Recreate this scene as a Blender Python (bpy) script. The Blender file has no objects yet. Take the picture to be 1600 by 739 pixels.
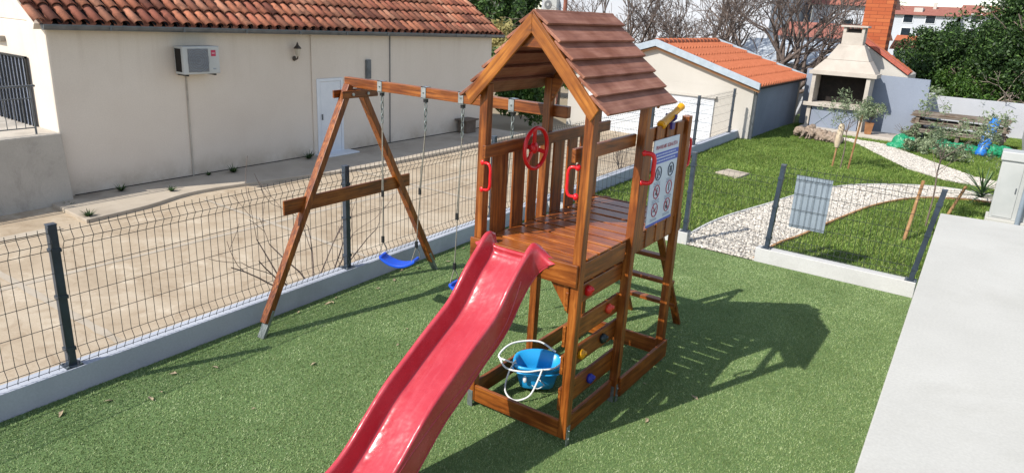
import bpy, bmesh, math, random
import numpy as np
from mathutils import Vector, Matrix
random.seed(7); RNG = np.random.default_rng(11)
S = bpy.context.scene
COL = S.collection
R = math.radians

# ------------------------------------------------------------------ camera
cam = bpy.data.objects.new('camera', bpy.data.cameras.new('camera')); COL.objects.link(cam)
rot = Matrix.Rotation(0.6006268, 4, 'Z') @ Matrix.Rotation(1.2713749, 4, 'X') @ Matrix.Rotation(0.0512677, 4, 'Z')
_ry = Matrix.Rotation(0.0512677, 4, 'Z')
cam.matrix_world = Matrix.Translation((2.2406, -4.1468, 3.2222)) @ rot
cam.data.sensor_width = 36.0
cam.data.lens = 1088.51 / 1600 * 36.0
cam.data.shift_y = -16.0 / 1600
cam.data.clip_start = 0.05
cam.data.clip_end = 6000
S.camera = cam

# ------------------------------------------------------------------ light
w = bpy.data.worlds.new('World'); S.world = w; w.use_nodes = True
nt = w.node_tree
for n in list(nt.nodes): nt.nodes.remove(n)
sky = nt.nodes.new('ShaderNodeTexSky'); sky.sky_type = 'NISHITA'; sky.sun_disc = False
SUN = Vector((-0.40, -1.014, 1.0)).normalized()
sky.sun_elevation = math.asin(SUN.z); sky.sun_rotation = math.atan2(SUN.x, SUN.y) % (2 * math.pi)
sky.air_density = 1.0; sky.dust_density = 0.4; sky.ozone_density = 1.0
bg = nt.nodes.new('ShaderNodeBackground'); bg.inputs['Strength'].default_value = 0.15
wo = nt.nodes.new('ShaderNodeOutputWorld')
hs_ = nt.nodes.new('ShaderNodeHueSaturation'); hs_.inputs['Saturation'].default_value = .68
nt.links.new(sky.outputs[0], hs_.inputs['Color']); nt.links.new(hs_.outputs[0], bg.inputs[0]); nt.links.new(bg.outputs[0], wo.inputs[0])
sl = bpy.data.lights.new('sun', 'SUN'); sl.energy = 4.1; sl.angle = R(0.5); sl.color = (1.0, 0.95, 0.87)
so = bpy.data.objects.new('sun', sl); COL.objects.link(so)
so.rotation_euler = SUN.to_track_quat('Z', 'Y').to_euler(); so.location = (-5, -12, 14)
S.view_settings.view_transform = 'Standard'; S.view_settings.look = 'None'
S.view_settings.exposure = 0.5; S.view_settings.gamma = 1.0
S.view_settings.use_curve_mapping = False
S.render.engine = 'CYCLES'

# ------------------------------------------------------------------ materials
def lin(c):
    if isinstance(c, str):
        c = [int(c[i:i + 2], 16) / 255 for i in (0, 2, 4)]
    return tuple((v / 12.92 if v <= .04045 else ((v + .055) / 1.055) ** 2.4) for v in c) + (1,)

class N:
    def __init__(s, name):
        s.m = bpy.data.materials.new(name); s.m.use_nodes = True
        s.t = s.m.node_tree; s.p = s.t.nodes['Principled BSDF']; s.co = None
    def n(s, k, **kw):
        x = s.t.nodes.new('ShaderNode' + k)
        for a, b in kw.items():
            if a in x.inputs: x.inputs[a].default_value = b
            else: setattr(x, a, b)
        return x
    def l(s, a, b): s.t.links.new(a, b)
    def coord(s, scale=(1, 1, 1), rotz=0):
        if s.co is None: s.co = s.n('TexCoord')
        mp = s.n('Mapping'); mp.inputs['Scale'].default_value = scale; mp.inputs['Rotation'].default_value = (0, 0, rotz)
        s.l(s.co.outputs['Object'], mp.inputs[0]); return mp.outputs[0]
    def world(s, scale=(1, 1, 1)):
        g = s.n('NewGeometry'); mp = s.n('Mapping'); mp.inputs['Scale'].default_value = scale
        s.l(g.outputs['Position'], mp.inputs[0]); return mp.outputs[0]
    def noise(s, v, scale, detail=4, rough=.55, dist=0):
        x = s.n('TexNoise'); x.inputs['Scale'].default_value = scale; x.inputs['Detail'].default_value = detail
        x.inputs['Roughness'].default_value = rough; x.inputs['Distortion'].default_value = dist
        s.l(v, x.inputs['Vector']); return x.outputs['Fac']
    def ramp(s, f, stops):
        x = s.n('ValToRGB'); e = x.color_ramp.elements
        while len(e) < len(stops): e.new(.5)
        for i, (p, c) in enumerate(stops):
            e[i].position = p; e[i].color = lin(c) if not isinstance(c, float) else (c, c, c, 1)
        s.l(f, x.inputs[0]); return x.outputs[0]
    def mix(s, f, a, b, mode='MIX'):
        x = s.n('Mix'); x.data_type = 'RGBA'; x.blend_type = mode
        for k, v in ((0, f), (6, a), (7, b)):
            if isinstance(v, (int, float)): x.inputs[k].default_value = v
            elif isinstance(v, tuple): x.inputs[k].default_value = v
            else: s.l(v, x.inputs[k])
        return x.outputs[2]
    def bump(s, h, strength, dist=.01, prev=None):
        x = s.n('Bump'); x.inputs['Strength'].default_value = strength; x.inputs['Distance'].default_value = dist
        s.l(h, x.inputs['Height'])
        if prev: s.l(prev, x.inputs['Normal'])
        s.l(x.outputs[0], s.p.inputs['Normal']); return x.outputs[0]
    def col(s, c):
        if isinstance(c, tuple): s.p.inputs['Base Color'].default_value = c
        else: s.l(c, s.p.inputs['Base Color'])
    def rough(s, v):
        if isinstance(v, float): s.p.inputs['Roughness'].default_value = v
        else: s.l(v, s.p.inputs['Roughness'])

def plain(name, c, c2=None, rough=.5, scale=6, bump=.0, bscale=60, metal=0, spec=.5, isl=0):
    k = N(name); v = k.coord()
    c2 = c2 or c
    base = k.ramp(k.noise(v, scale, 5, .6), [(.35, c), (.65, c2)])
    if isl:
        g = k.n('NewGeometry')
        f = k.n('MapRange'); k.l(g.outputs['Random Per Island'], f.inputs[0]); f.inputs[3].default_value = 1 - isl; f.inputs[4].default_value = 1 + isl
        h = k.n('HueSaturation'); k.l(f.outputs[0], h.inputs['Value']); k.l(base, h.inputs['Color']); base = h.outputs[0]
    k.col(base); k.rough(rough); k.p.inputs['Metallic'].default_value = metal
    k.p.inputs['Specular IOR Level'].default_value = spec
    if bump: k.bump(k.noise(v, bscale, 4, .6), bump, .01)
    return k.m

def wood(name, axis, dark, mid, light, rough=.32, spec=.5, roty=0):
    k = N(name)
    sc = [38, 38, 38]; sc[axis] = 2.2
    v = k.coord(tuple(sc)); g = k.n('NewGeometry')
    if roty:
        r0 = k.n('VectorRotate'); r0.rotation_type = 'Y_AXIS'; r0.inputs['Angle'].default_value = roty; k.l(k.co.outputs['Object'], r0.inputs['Vector'])
        mp0 = k.n('Mapping'); mp0.inputs['Scale'].default_value = tuple(sc); k.l(r0.outputs[0], mp0.inputs[0]); v = mp0.outputs[0]
    ri = k.n('MapRange'); k.l(g.outputs['Random Per Island'], ri.inputs[0]); ri.inputs[3].default_value = -20; ri.inputs[4].default_value = 20
    ad = k.n('VectorMath'); ad.operation = 'ADD'; k.l(v, ad.inputs[0]); k.l(ri.outputs[0], ad.inputs[1])
    f = k.noise(ad.outputs[0], 1.0, 5, .6, .6)
    c = k.ramp(f, [(.28, dark), (.5, mid), (.72, light)])
    big = k.noise(k.coord((3, 3, 3)), 1.3, 3, .6)
    c = k.mix(k.ramp(big, [(.35, 0.0), (.7, 1.0)]), c, k.mix(1.0, c, lin('c8b4a4'), 'MULTIPLY'))
    sk = [9, 9, 9]; sk[axis] = 2.5
    kn = k.n('TexVoronoi'); kn.inputs['Scale'].default_value = 1.0; k.l(k.coord(tuple(sk)), kn.inputs['Vector'])
    c = k.mix(k.ramp(kn.outputs['Distance'], [(.03, 1.0), (.11, 0.0)]), c, lin(dark))
    hs = k.n('HueSaturation'); k.l(c, hs.inputs['Color'])
    vr = k.n('MapRange'); k.l(g.outputs['Random Per Island'], vr.inputs[0]); vr.inputs[3].default_value = .82; vr.inputs[4].default_value = 1.18
    k.l(vr.outputs[0], hs.inputs['Value']); k.col(hs.outputs[0])
    rr = k.n('MapRange'); k.l(f, rr.inputs[0]); rr.inputs[3].default_value = rough - .08; rr.inputs[4].default_value = rough + .22
    k.rough(rr.outputs[0]); k.p.inputs['Specular IOR Level'].default_value = spec
    k.bump(f, .25, .004)
    return k.m

OR = ('4e2810', '8c4c18', 'b46e2c')
WX, WY, WZ = [wood('stained_wood_' + a, i, *OR) for i, a in enumerate('xyz')]
WSL = wood('stained_wood_left_rafter', 0, '6a3a14', 'a2601e', 'c07a2e', roty=R(46.87))
WSR = wood('stained_wood_right_rafter', 0, '6a3a14', 'a2601e', 'c07a2e', roty=R(-46.87))
WR = wood('weathered_red_wood', 2, '7c4a3a', '935c4b', 'a16a59')
RDX = wood('shingle_board', 1, '855848', '9c6c5a', 'ac7e6a', rough=.6, spec=.25)
DKX, DKY = [wood('deck_wood_' + a, i, '64300f', 'a0561e', 'c07a38', rough=.26, spec=.55) for i, a in enumerate('xy')]
OLD = wood('old_grey_wood', 0, '5b554e', '857c72', 'a39a8e', rough=.8, spec=.2)
STK = wood('pale_stake_wood', 2, '8d6a48', 'b08a62', 'c8a67e', rough=.75, spec=.2)

def turf_mat(name, a, b, c, patch=1.2):
    k = N(name); g = k.n('NewGeometry')
    v = k.world()
    f = k.ramp(g.outputs['Random Per Island'], [(0., a), (.55, b), (1., c)])
    big = k.noise(v, patch, 5, .65)
    f2 = k.mix(k.ramp(big, [(.3, 0.0), (.75, 1.0)]), f, k.mix(1.0, f, lin('aab294'), 'MULTIPLY'))
    k.col(f2); k.rough(.55); k.p.inputs['Specular IOR Level'].default_value = .3
    return k.m
TURF_BASE = plain('turf_backing', '4d6439', '68834b', .9, 90, .6, 160)
TURF = turf_mat('turf_fibre', '708452', '95aa6c', 'c0cca0', 1.1)
LAWN_BASE = plain('lawn_soil', '3c4a1e', '56682c', .95, 3, .6, 40)
LAWN = turf_mat('lawn_blade', '4e6628', '70903c', 'a6b262', .6)

def concrete(name, a, b, stain='6b655c', rough=.85, bump=.15, sc=1.2, stf=.5):
    k = N(name); v = k.world()
    f = k.noise(v, sc, 8, .62)
    c = k.ramp(f, [(.3, a), (.7, b)])
    s2 = k.noise(v, sc * .45, 6, .7, .4)
    c = k.mix(k.ramp(s2, [(.52, 0.0), (.75, stf)]), c, lin(stain))
    fine = k.noise(v, 55, 4, .7)
    c = k.mix(.14, c, k.ramp(fine, [(.3, '3a3834'), (.7, 'ffffff')]), 'MULTIPLY')
    k.col(c); k.rough(rough); k.p.inputs['Specular IOR Level'].default_value = .25
    k.bump(fine, bump, .006)
    return k.m
KERB = concrete('kerb_concrete', 'a9aeb8', 'b8bcc5', '868a90', stf=.6)
KERB2 = concrete('pale_kerb_concrete', 'b9b8b6', 'cbcac8', '96938c', stf=.4)
SLAB = concrete('terrace_concrete', 'b7b5ae', 'c3c1ba', 'a5a299', sc=.9, stf=.6)
WALKC = concrete('walkway_concrete', 'a99d8d', 'bdb1a0', '7c7062', sc=1.4, stf=.8)
BLOCK = concrete('stained_concrete', 'aea69b', 'beb6aa', '766e65', sc=1.6, stf=.9)
def house_mat():
    k = N('house_render'); v = k.world()
    c = k.ramp(k.noise(v, .5, 8, .62), [(.3, 'd4c8ba'), (.7, 'ddd2c5')])
    c = k.mix(k.ramp(k.noise(v, .35, 6, .7, .4), [(.5, 0.0), (.75, .45)]), c, lin('c9bbad'))
    g = k.n('NewGeometry'); sp = k.n('SeparateXYZ'); k.l(g.outputs['Position'], sp.inputs[0])
    def zmask(a, b):
        m = k.n('MapRange'); m.interpolation_type = 'SMOOTHSTEP'; k.l(sp.outputs[2], m.inputs[0]); m.inputs[1].default_value = a; m.inputs[2].default_value = b; return m.outputs[0]
    def mul(a, b):
        m = k.n('Math'); m.operation = 'MULTIPLY'; k.l(a, m.inputs[0]); k.l(b, m.inputs[1]); return m.outputs[0]
    c = k.mix(mul(zmask(.55, .0), k.ramp(k.noise(v, 1.6, 7, .7), [(.35, 0.0), (.65, .8)])), c, lin('a8967f'))
    c = k.mix(mul(zmask(1.3, 2.7), k.ramp(k.noise(k.world((5, 5, .35)), 1.0, 6, .65), [(.5, 0.0), (.8, .4)])), c, lin('b9a998'))
    fine = k.noise(v, 45, 5, .7)
    c = k.mix(.1, c, k.ramp(fine, [(.3, '3a3834'), (.7, 'ffffff')]), 'MULTIPLY')
    k.col(c); k.rough(.9); k.p.inputs['Specular IOR Level'].default_value = .2
    k.bump(fine, .18, .006, k.bump(k.noise(v, 2.2, 4, .6), .25, .02)); return k.m
WALLS = house_mat()
GARW = concrete('garage_cream_render', 'b8b3aa', 'c2bdb5', 'a6a198', sc=.6, stf=.3)
BLUEW = concrete('blue_grey_render', '848c9b', '9098a7', '737b89', sc=.7, stf=.5)
BACKW = concrete('pale_grey_render', 'aeb0b6', 'bcbdc2', 'a2a3a6', sc=.7, stf=.4)
WHITEW = concrete('white_render', 'b6bac1', 'c2c5cb', 'a9acb2', sc=.4, stf=.3)
BBQM = concrete('barbecue_concrete', 'b5aba0', 'c4bbb0', '8d8378', sc=2.5, stf=.6)
DIRT = concrete('dirt_ground', '8d7f6a', 'a59882', '6c6a45', sc=.35, stf=.8, bump=.5)
TERR = concrete('far_terrain', '6d6f4c', '86825f', '55603a', sc=.05, stf=.7)

def pavement_mat():
    k = N('pavement_beige'); v = k.world()
    f = k.noise(v, .9, 8, .68, .5)
    c = k.ramp(f, [(.28, 'a1907a'), (.48, 'b5a48d'), (.72, 'c4b6a1')])
    s2 = k.noise(v, 3.2, 8, .75, 1.0)
    c = k.mix(k.ramp(s2, [(.5, 0.0), (.72, .65)]), c, lin('8d775f'))
    s3 = k.noise(v, 1.9, 6, .7, .2)
    c = k.mix(k.ramp(s3, [(.56, 0.0), (.7, .55)]), c, lin('dacdb8'))
    fine = k.noise(v, 70, 4, .7)
    c = k.mix(.2, c, k.ramp(fine, [(.3, '40382e'), (.7, 'ffffff')]), 'MULTIPLY')
    k.col(c); k.rough(.9); k.p.inputs['Specular IOR Level'].default_value = .2; k.bump(fine, .2, .006)
    return k.m
PAVE = pavement_mat()
STRIP = concrete('pale_joint_cement', 'aea291', 'bbaf9e', '9a8b76', stf=.6, sc=2.5)

def gravel_mat():
    k = N('gravel_bed'); vo = k.n('TexVoronoi'); vo.inputs['Scale'].default_value = 26; k.l(k.world(), vo.inputs['Vector'])
    sep = k.n('SeparateColor'); k.l(vo.outputs['Color'], sep.inputs[0])
    k.col(k.ramp(sep.outputs[0], [(.0, '7d7468'), (.4, 'b5aca0'), (1., 'd3cdc4')])); k.rough(.85)
    k.bump(vo.outputs['Distance'], .9, .02); return k.m
GRAV = gravel_mat()
STONE = plain('white_pebble', 'aea79c', 'c3bdb3', .7, 20, isl=.35)

def tile_mat(name, cs):
    k = N(name); g = k.n('NewGeometry')
    n = len(cs)
    c = k.ramp(g.outputs['Random Per Island'], [(i / (n - 1), x) for i, x in enumerate(cs)])
    f = k.noise(k.world(), 5, 6, .7, .4)
    c = k.mix(k.ramp(f, [(.5, 0.0), (.72, .8)]), c, lin('4f372e'))
    f3 = k.noise(k.world(), .55, 4, .6)
    c = k.mix(k.ramp(f3, [(.45, 0.0), (.62, .35)]), c, lin('5b463c'))
    f2 = k.noise(k.world(), 40, 4, .7)
    c = k.mix(.25, c, k.ramp(f2, [(.3, '554038'), (.7, 'ffffff')]), 'MULTIPLY')
    k.col(c); k.rough(.85); k.p.inputs['Specular IOR Level'].default_value = .2; k.bump(f2, .3, .005)
    return k.m
TILE = tile_mat('old_clay_tile', ['75493e', 'b8705a', 'cf8868', 'b47058', 'd69a7c', '8a5848', 'c88264'])
TILEN = plain('new_orange_tile', '9f5633', 'ad6240', .7, 12, isl=.08)
TILER = plain('red_coping_tile', 'a0503f', 'b3604c', .7, 12, isl=.12)
TILEF = plain('far_red_tile', '8a5244', '9c6454', .8, 3)
FASC = plain('white_fascia', '98a4ae', 'a8b2bb', .5)
GUT = plain('grey_metal_gutter', '565a5e', '686c70', .4, metal=.3)

def plastic(name, c, rough=.3, c2=None, spec=.5, bump=.0):
    return plain(name, c, c2, rough, 5, bump, 8, spec=spec)
def slide_mat():
    k = N('red_slide_plastic'); v = k.world()
    f = k.noise(v, 3.0, 5, .6)
    c = k.ramp(f, [(.35, 'a92c37'), (.7, 'b33a44')])
    g = k.n('NewGeometry'); sp = k.n('SeparateXYZ'); k.l(g.outputs['Normal'], sp.inputs[0])
    sc = k.noise(k.world((9, 1.2, 1.2)), 2.2, 7, .7)
    c = k.mix(k.ramp(sc, [(.5, 0.0), (.75, .3)]), c, lin('cf6a72'))
    k.col(c); rr = k.ramp(k.noise(v, 6, 5, .7), [(.3, .16), (.7, .34)]); k.rough(rr)
    k.p.inputs['Coat Weight'].default_value = .3; k.p.inputs['Coat Roughness'].default_value = .12
    b = k.bump(k.noise(v, 4.6, 3, .5), .45, .03)
    k.bump(k.noise(v, 30, 3, .5), .05, .01, b)
    return k.m
SLIDE = slide_mat()
RED = plastic('red_plastic', 'd21820', .28)
BLUE = plastic('blue_plastic', '1a50c8', .35)
CYAN = plastic('sky_blue_plastic', '2499d6', .35)
YEL = plastic('yellow_plastic', 'dc9a10', .3)
PUR = plastic('purple_plastic', '3b2c78', .35)
ORG = plastic('orange_red_plastic', 'd8412a', .4); BLK = plastic('dark_green_plastic', '1c2a2a', .4)
BLACK = plastic('black_rubber', '17181a', .5)
GALV = plain('galvanised_steel', '9aa0a2', 'b4b8ba', .38, 20, metal=.75)
ANCH = plain('aged_anchor_steel', '6d7472', '8a918e', .45, 25, metal=.5)
ROPE = plain('grey_rope', '6f6a60', '8a857a', .9, 60)
WROPE = plain('white_rope', 'd4d8d8', 'e0e2e0', .8, 60)
POST = plain('anthracite_paint', '2d3641', '39434f', .35, 8)
WIRE = plain('dark_wire', '232729', '2e3335', .45, 20)
WHITEP = plain('white_paint', 'cfd3d8', 'd9dce0', .4, 3)
CABM = plain('cabinet_paint', 'aaaca9', 'b6b7b4', .45, 2)
GREYP = plain('grey_sheet', '7f8a95', '8b96a0', .5, 5)
DARK = plain('dark_opening', '15130f', '221d18', .95, 4)
SOOT = plain('sooty_brick', '14110f', '241e1a', .95, 10)
GLASS = plain('dark_glass', '1d242b', '2a333b', .12, 2)
BRASS = plain('dark_lantern_metal', '3c342c', '554a3e', .5)
LGL = plain('lantern_glass', 'a8a090', 'b8b0a2', .15)
BRICKC = None
def brick_mat():
    k = N('orange_chimney_brick'); b = k.n('TexBrick')
    k.l(k.coord((1, 1, 1)), b.inputs['Vector']); b.inputs['Scale'].default_value = 1.0
    b.inputs['Brick Width'].default_value = .42; b.inputs['Row Height'].default_value = .115; b.inputs['Mortar Size'].default_value = .008
    b.inputs['Color1'].default_value = lin('a04c26'); b.inputs['Color2'].default_value = lin('b06034'); b.inputs['Mortar'].default_value = lin('7c3a1c')
    rt = k.co
    mp = [n for n in k.t.nodes if n.type == 'MAPPING'][0]; mp.inputs['Rotation'].default_value = (R(90), 0, 0)
    k.col(b.outputs['Color']); k.rough(.8); k.bump(b.outputs['Fac'], -.5, .01); return k.m
BRICK = brick_mat()
LOG = plain('grey_driftwood', '75675b', 'a08e7d', .9, 8, .8, 25)
POTM = plain('brown_pot', '8a5c3a', 'a07048', .8, 8)
TARP = plastic('green_tarpaulin', '1a7a52', .45, '249065', bump=.4)
BTARP = plastic('blue_tarpaulin', '1b62b8', .4, '2f7ed0', bump=.4)
def leafmat(name, a, b, c):
    k = N(name); g = k.n('NewGeometry')
    cc = k.ramp(g.outputs['Random Per Island'], [(0., a), (.6, b), (1., c)])
    k.col(cc); k.rough(.5); k.p.inputs['Specular IOR Level'].default_value = .35
    tr = k.n('BsdfTranslucent'); k.l(cc, tr.inputs[0]); mx = k.n('MixShader'); mx.inputs[0].default_value = .25
    out = [n for n in k.t.nodes if n.type == 'OUTPUT_MATERIAL'][0]
    k.l(k.p.outputs[0], mx.inputs[1]); k.l(tr.outputs[0], mx.inputs[2]); k.l(mx.outputs[0], out.inputs[0])
    return k.m
LF_DK = leafmat('dark_evergreen_leaf', '213219', '354e28', '5f7d3e')
LF_MD = leafmat('mid_green_leaf', '2c4419', '3f5e26', '638238')
LF_OL = leafmat('olive_leaf', '5c6b4c', '7d8b68', 'a3ad8c')
LF_AG = leafmat('yucca_leaf', '31472c', '49643e', '6f8a58')
LF_DRY = leafmat('dry_grass_leaf', '80774a', '9b9058', 'b5aa74')
BARK = plain('grey_bark', '5e5148', '7d6f64', .9, 12, .6, 40)
TWIG = plain('bare_twig', '564a44', '74665e', .9, 12)
LEAFD = plain('dry_leaf', '8a7a60', 'b5a486', .8, 20, isl=.25)

# ------------------------------------------------------------------ mesh building
def V(*a): return Vector(a)
class MB:
    def __init__(s): s.v = []; s.f = []; s.sm = []
    def add(s, vs, fs, smooth=False):
        o = len(s.v); s.v += [tuple(p) for p in vs]; s.f += [tuple(i + o for i in f) for f in fs]; s.sm += [smooth] * len(fs); return s
    def box(s, a, b):
        x0, y0, z0 = a; x1, y1, z1 = b
        x0, x1 = min(x0, x1), max(x0, x1); y0, y1 = min(y0, y1), max(y0, y1); z0, z1 = min(z0, z1), max(z0, z1)
        return s.hexa([(x0, y0, z0), (x1, y0, z0), (x1, y1, z0), (x0, y1, z0)], [(x0, y0, z1), (x1, y0, z1), (x1, y1, z1), (x0, y1, z1)])
    def hexa(s, lo, hi):
        n = len(lo)
        return s.add(list(lo) + list(hi), [tuple(reversed(range(n))), tuple(range(n, 2 * n))] + [(i, (i + 1) % n, (i + 1) % n + n, i + n) for i in range(n)])
    def bar(s, a, b, wd, ht, up=(0, 0, 1)):
        a, b = Vector(a), Vector(b); d = (b - a).normalized(); side = d.cross(Vector(up))
        if side.length < 1e-4: side = d.cross(Vector((0, 1, 0)))
        side.normalize(); u = side.cross(d)
        sx, uy = side * wd / 2, u * ht / 2
        c = [-sx - uy, sx - uy, sx + uy, -sx + uy]
        return s.add([a + q for q in c] + [b + q for q in c], [(3, 2, 1, 0), (4, 5, 6, 7)] + [(i, (i + 1) % 4, (i + 1) % 4 + 4, i + 4) for i in range(4)])
    def tube(s, pts, r, n=8, closed=False, caps=True, smooth=True):
        pts = [Vector(p) for p in pts]; m = len(pts)
        rs = r if hasattr(r, '__len__') else [r] * m
        vs = []; pu = None
        for i, p in enumerate(pts):
            if closed: d = pts[(i + 1) % m] - pts[i - 1]
            else: d = pts[min(i + 1, m - 1)] - pts[max(i - 1, 0)]
            d.normalize()
            if pu is None:
                pu = d.cross(Vector((0.13, 0.2, 1)))
                if pu.length < .01: pu = d.cross(Vector((1, 0, 0)))
            pu = (pu - d * pu.dot(d)).normalized(); w2 = d.cross(pu)
            for j in range(n):
                t = 2 * math.pi * j / n; vs.append(p + (pu * math.cos(t) + w2 * math.sin(t)) * rs[i])
        fs = []
        for i in range(m if closed else m - 1):
            k = (i + 1) % m
            for j in range(n):
                fs.append((i * n + j, i * n + (j + 1) % n, k * n + (j + 1) % n, k * n + j))
        s.add(vs, fs, smooth)
        if caps and not closed:
            s.add([vs[j] for j in range(n)], [tuple(reversed(range(n)))]); s.add([vs[(m - 1) * n + j] for j in range(n)], [tuple(range(n))])
        return s
    def grid(s, rows, smooth=True, close=False):
        n = len(rows[0]); fs = []
        for i in range(len(rows) - 1):
            for j in range(n if close else n - 1):
                k = (j + 1) % n; fs.append((i * n + j, i * n + k, (i + 1) * n + k, (i + 1) * n + j))
        return s.add([p for r_ in rows for p in r_], fs, smooth)
    def prism(s, poly, z0, z1):
        return s.hexa([(x, y, z0) for x, y in poly], [(x, y, z1) for x, y in poly])
    def extr(s, poly3, d):
        d = Vector(d); return s.hexa(poly3, [Vector(p) + d for p in poly3])
    def blob(s, c, r, n=8, m=6, jit=0.0, rot=0):
        c = Vector(c); rows = []
        for i in range(m + 1):
            t = math.pi * i / m; row = []
            for j in range(n):
                a = 2 * math.pi * j / n + rot; q = 1 + random.uniform(-jit, jit)
                row.append(c + Vector((r[0] * math.sin(t) * math.cos(a) * q, r[1] * math.sin(t) * math.sin(a) * q, r[2] * math.cos(t) * q)))
            rows.append(row)
        return s.grid(rows, True, True)
    def split(s, name, m, parent, **kw):
        par = list(range(len(s.v)))
        def fd(a):
            while par[a] != a: par[a] = par[par[a]]; a = par[a]
            return a
        for f in s.f:
            for q in f[1:]: par[fd(q)] = fd(f[0])
        comp = {}
        for f, sm in zip(s.f, s.sm): comp.setdefault(fd(f[0]), []).append((f, sm))
        out = []
        for fs in comp.values():
            ids = sorted({i for f, _ in fs for i in f}); mp = {a: b for b, a in enumerate(ids)}
            q = MB(); q.v = [s.v[i] for i in ids]; q.f = [tuple(mp[i] for i in f) for f, _ in fs]; q.sm = [x for _, x in fs]
            out.append(q.build(name, m, parent, **kw))
        return out
    def build(s, name, m, parent=None, bevel=0, kind=None, label=None, solid=0):
        me = bpy.data.meshes.new(name); o = bpy.data.objects.new(name, me); COL.objects.link(o)
        off = Vector((0, 0, 0))
        if parent is not None:
            o.parent = parent; p = parent
            while p is not None: off += p.location; p = p.parent
            vs = [tuple(Vector(v) - off) for v in s.v]
        else:
            a = np.array([tuple(v) for v in s.v], dtype=float)
            c = Vector(((a[:, 0].min() + a[:, 0].max()) / 2, (a[:, 1].min() + a[:, 1].max()) / 2, a[:, 2].min()))
            if kind == 'structure' : c = Vector((0, 0, 0))
            o.location = c; vs = [tuple(Vector(v) - c) for v in s.v]
        me.from_pydata(vs, [], s.f); me.materials.append(m)
        me.polygons.foreach_set('use_smooth', s.sm); me.update()
        if bevel:
            b = o.modifiers.new('bevel', 'BEVEL'); b.width = bevel; b.segments = 2; b.limit_method = 'ANGLE'; b.harden_normals = False
        if kind: o['kind'] = kind
        if label: o['label'] = label
        return o
def tag(o, label, cat, group=None):
    o['label'] = label; o['category'] = cat
    if group: o['group'] = group
    return o
def thing(name, loc, label, cat, group=None):
    o = bpy.data.objects.new(name, None); COL.objects.link(o); o.location = loc; o.empty_display_size = .1
    return tag(o, label, cat, group)
def raw(name, verts, faces_n, m, kind=None, parent=None, smooth=False):
    """verts (n,k,3) array : n separate k-gons"""
    n, k, _ = verts.shape
    me = bpy.data.meshes.new(name); o = bpy.data.objects.new(name, me); COL.objects.link(o)
    off = np.zeros(3)
    if parent is not None:
        o.parent = parent; p = parent
        while p is not None: off += np.array(p.location); p = p.parent
    elif kind is None:
        off = verts.reshape(-1, 3).mean(0); off[2] = verts[..., 2].min(); o.location = off
    vv = (verts - off).astype(np.float32)
    me.vertices.add(n * k); me.vertices.foreach_set('co', vv.ravel())
    me.loops.add(n * k); me.loops.foreach_set('vertex_index', np.arange(n * k, dtype=np.int32))
    me.polygons.add(n); me.polygons.foreach_set('loop_start', np.arange(0, n * k, k, dtype=np.int32)); me.polygons.foreach_set('loop_total', np.full(n, k, dtype=np.int32))
    me.update(calc_edges=True); me.materials.append(m)
    if kind: o['kind'] = kind
    return o
def copy_tree(o, delta=None, parent=None):
    c = o.copy(); COL.objects.link(c)
    if parent is not None: c.parent = parent
    if delta is not None: c.location = Vector(o.location) + Vector(delta)
    for ch in list(o.children): copy_tree(ch, None, c)
    return c
def catmull(pts, n=6):
    pts = [Vector(p) for p in pts]; out = []
    P = [pts[0] * 2 - pts[1]] + pts + [pts[-1] * 2 - pts[-2]]
    for i in range(1, len(P) - 2):
        for k in range(n):
            t = k / n; a, b, c, d = P[i - 1:i + 3]
            out.append(.5 * ((2 * b) + (c - a) * t + (2 * a - 5 * b + 4 * c - d) * t * t + (3 * b - a - 3 * c + d) * t ** 3))
    out.append(pts[-1]); return out

# ------------------------------------------------------------------ THE SETTING
def gz(y):  # pavement and yard fall away towards the garage
    return 0.0 if y < 9 else -.33 * min(1, (y - 9) / 7)
def fx(y): return -3.657 - .0185 * (y + 1.928)   # fence line

MB().add([(-3000, -3000, -.5), (3000, -3000, -.5), (3000, 3000, -.5), (-3000, 3000, -.5)], [(0, 1, 2, 3)]).build('ground', TERR, kind='structure')
m = MB(); ys = [-25, -10, 9, 10, 11, 12, 13, 14, 15, 16, 30, 70]
m.grid([[(x, y, gz(y) - .03) for x in (-60, -30, -10, fx(y) + .02)] for y in ys], False)
m.build('dirt_yard', DIRT, kind='structure')
m = MB(); ys = [-12, 0, 9, 10, 11, 12, 13, 14, 15, 16.3]
m.grid([[(x, y, gz(y)) for x in (-9.62 if y < 12 else -9.4, -7, -5, fx(y) + .02)] for y in ys], False)
m.build('pavement', PAVE, kind='structure')
# pale cement strips where the old slabs of the pavement meet
m = MB()
def strip(a, b, wd, z=.004):
    a, b = Vector(a), Vector(b); d = (b - a).normalized(); n_ = Vector((-d.y, d.x)) ; k = 26; L = []; Rr = []
    for i in range(k + 1):
        p = a.lerp(b, i / k); q = wd / 2 * random.uniform(.7, 1.25)
        L.append((p.x + n_.x * q, p.y + n_.y * q, z + gz(p.y))); Rr.append((p.x - n_.x * q, p.y - n_.y * q, z + gz(p.y)))
    m.grid([L, Rr], False)
strip((-6.42, -11), (-6.35, 9), .08); strip((-9.0, -1.33), (-4.0, -1.28), .09, .008); strip((-8.2, 2.08), (-3.9, 1.95), .07, .008)
strip((-8.2, 5.3), (-3.9, 5.25), .07, .008); strip((-8.22, -11), (-8.2, -.1), .22, .012)
m.build('pavement_joint', STRIP, kind='structure')
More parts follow.
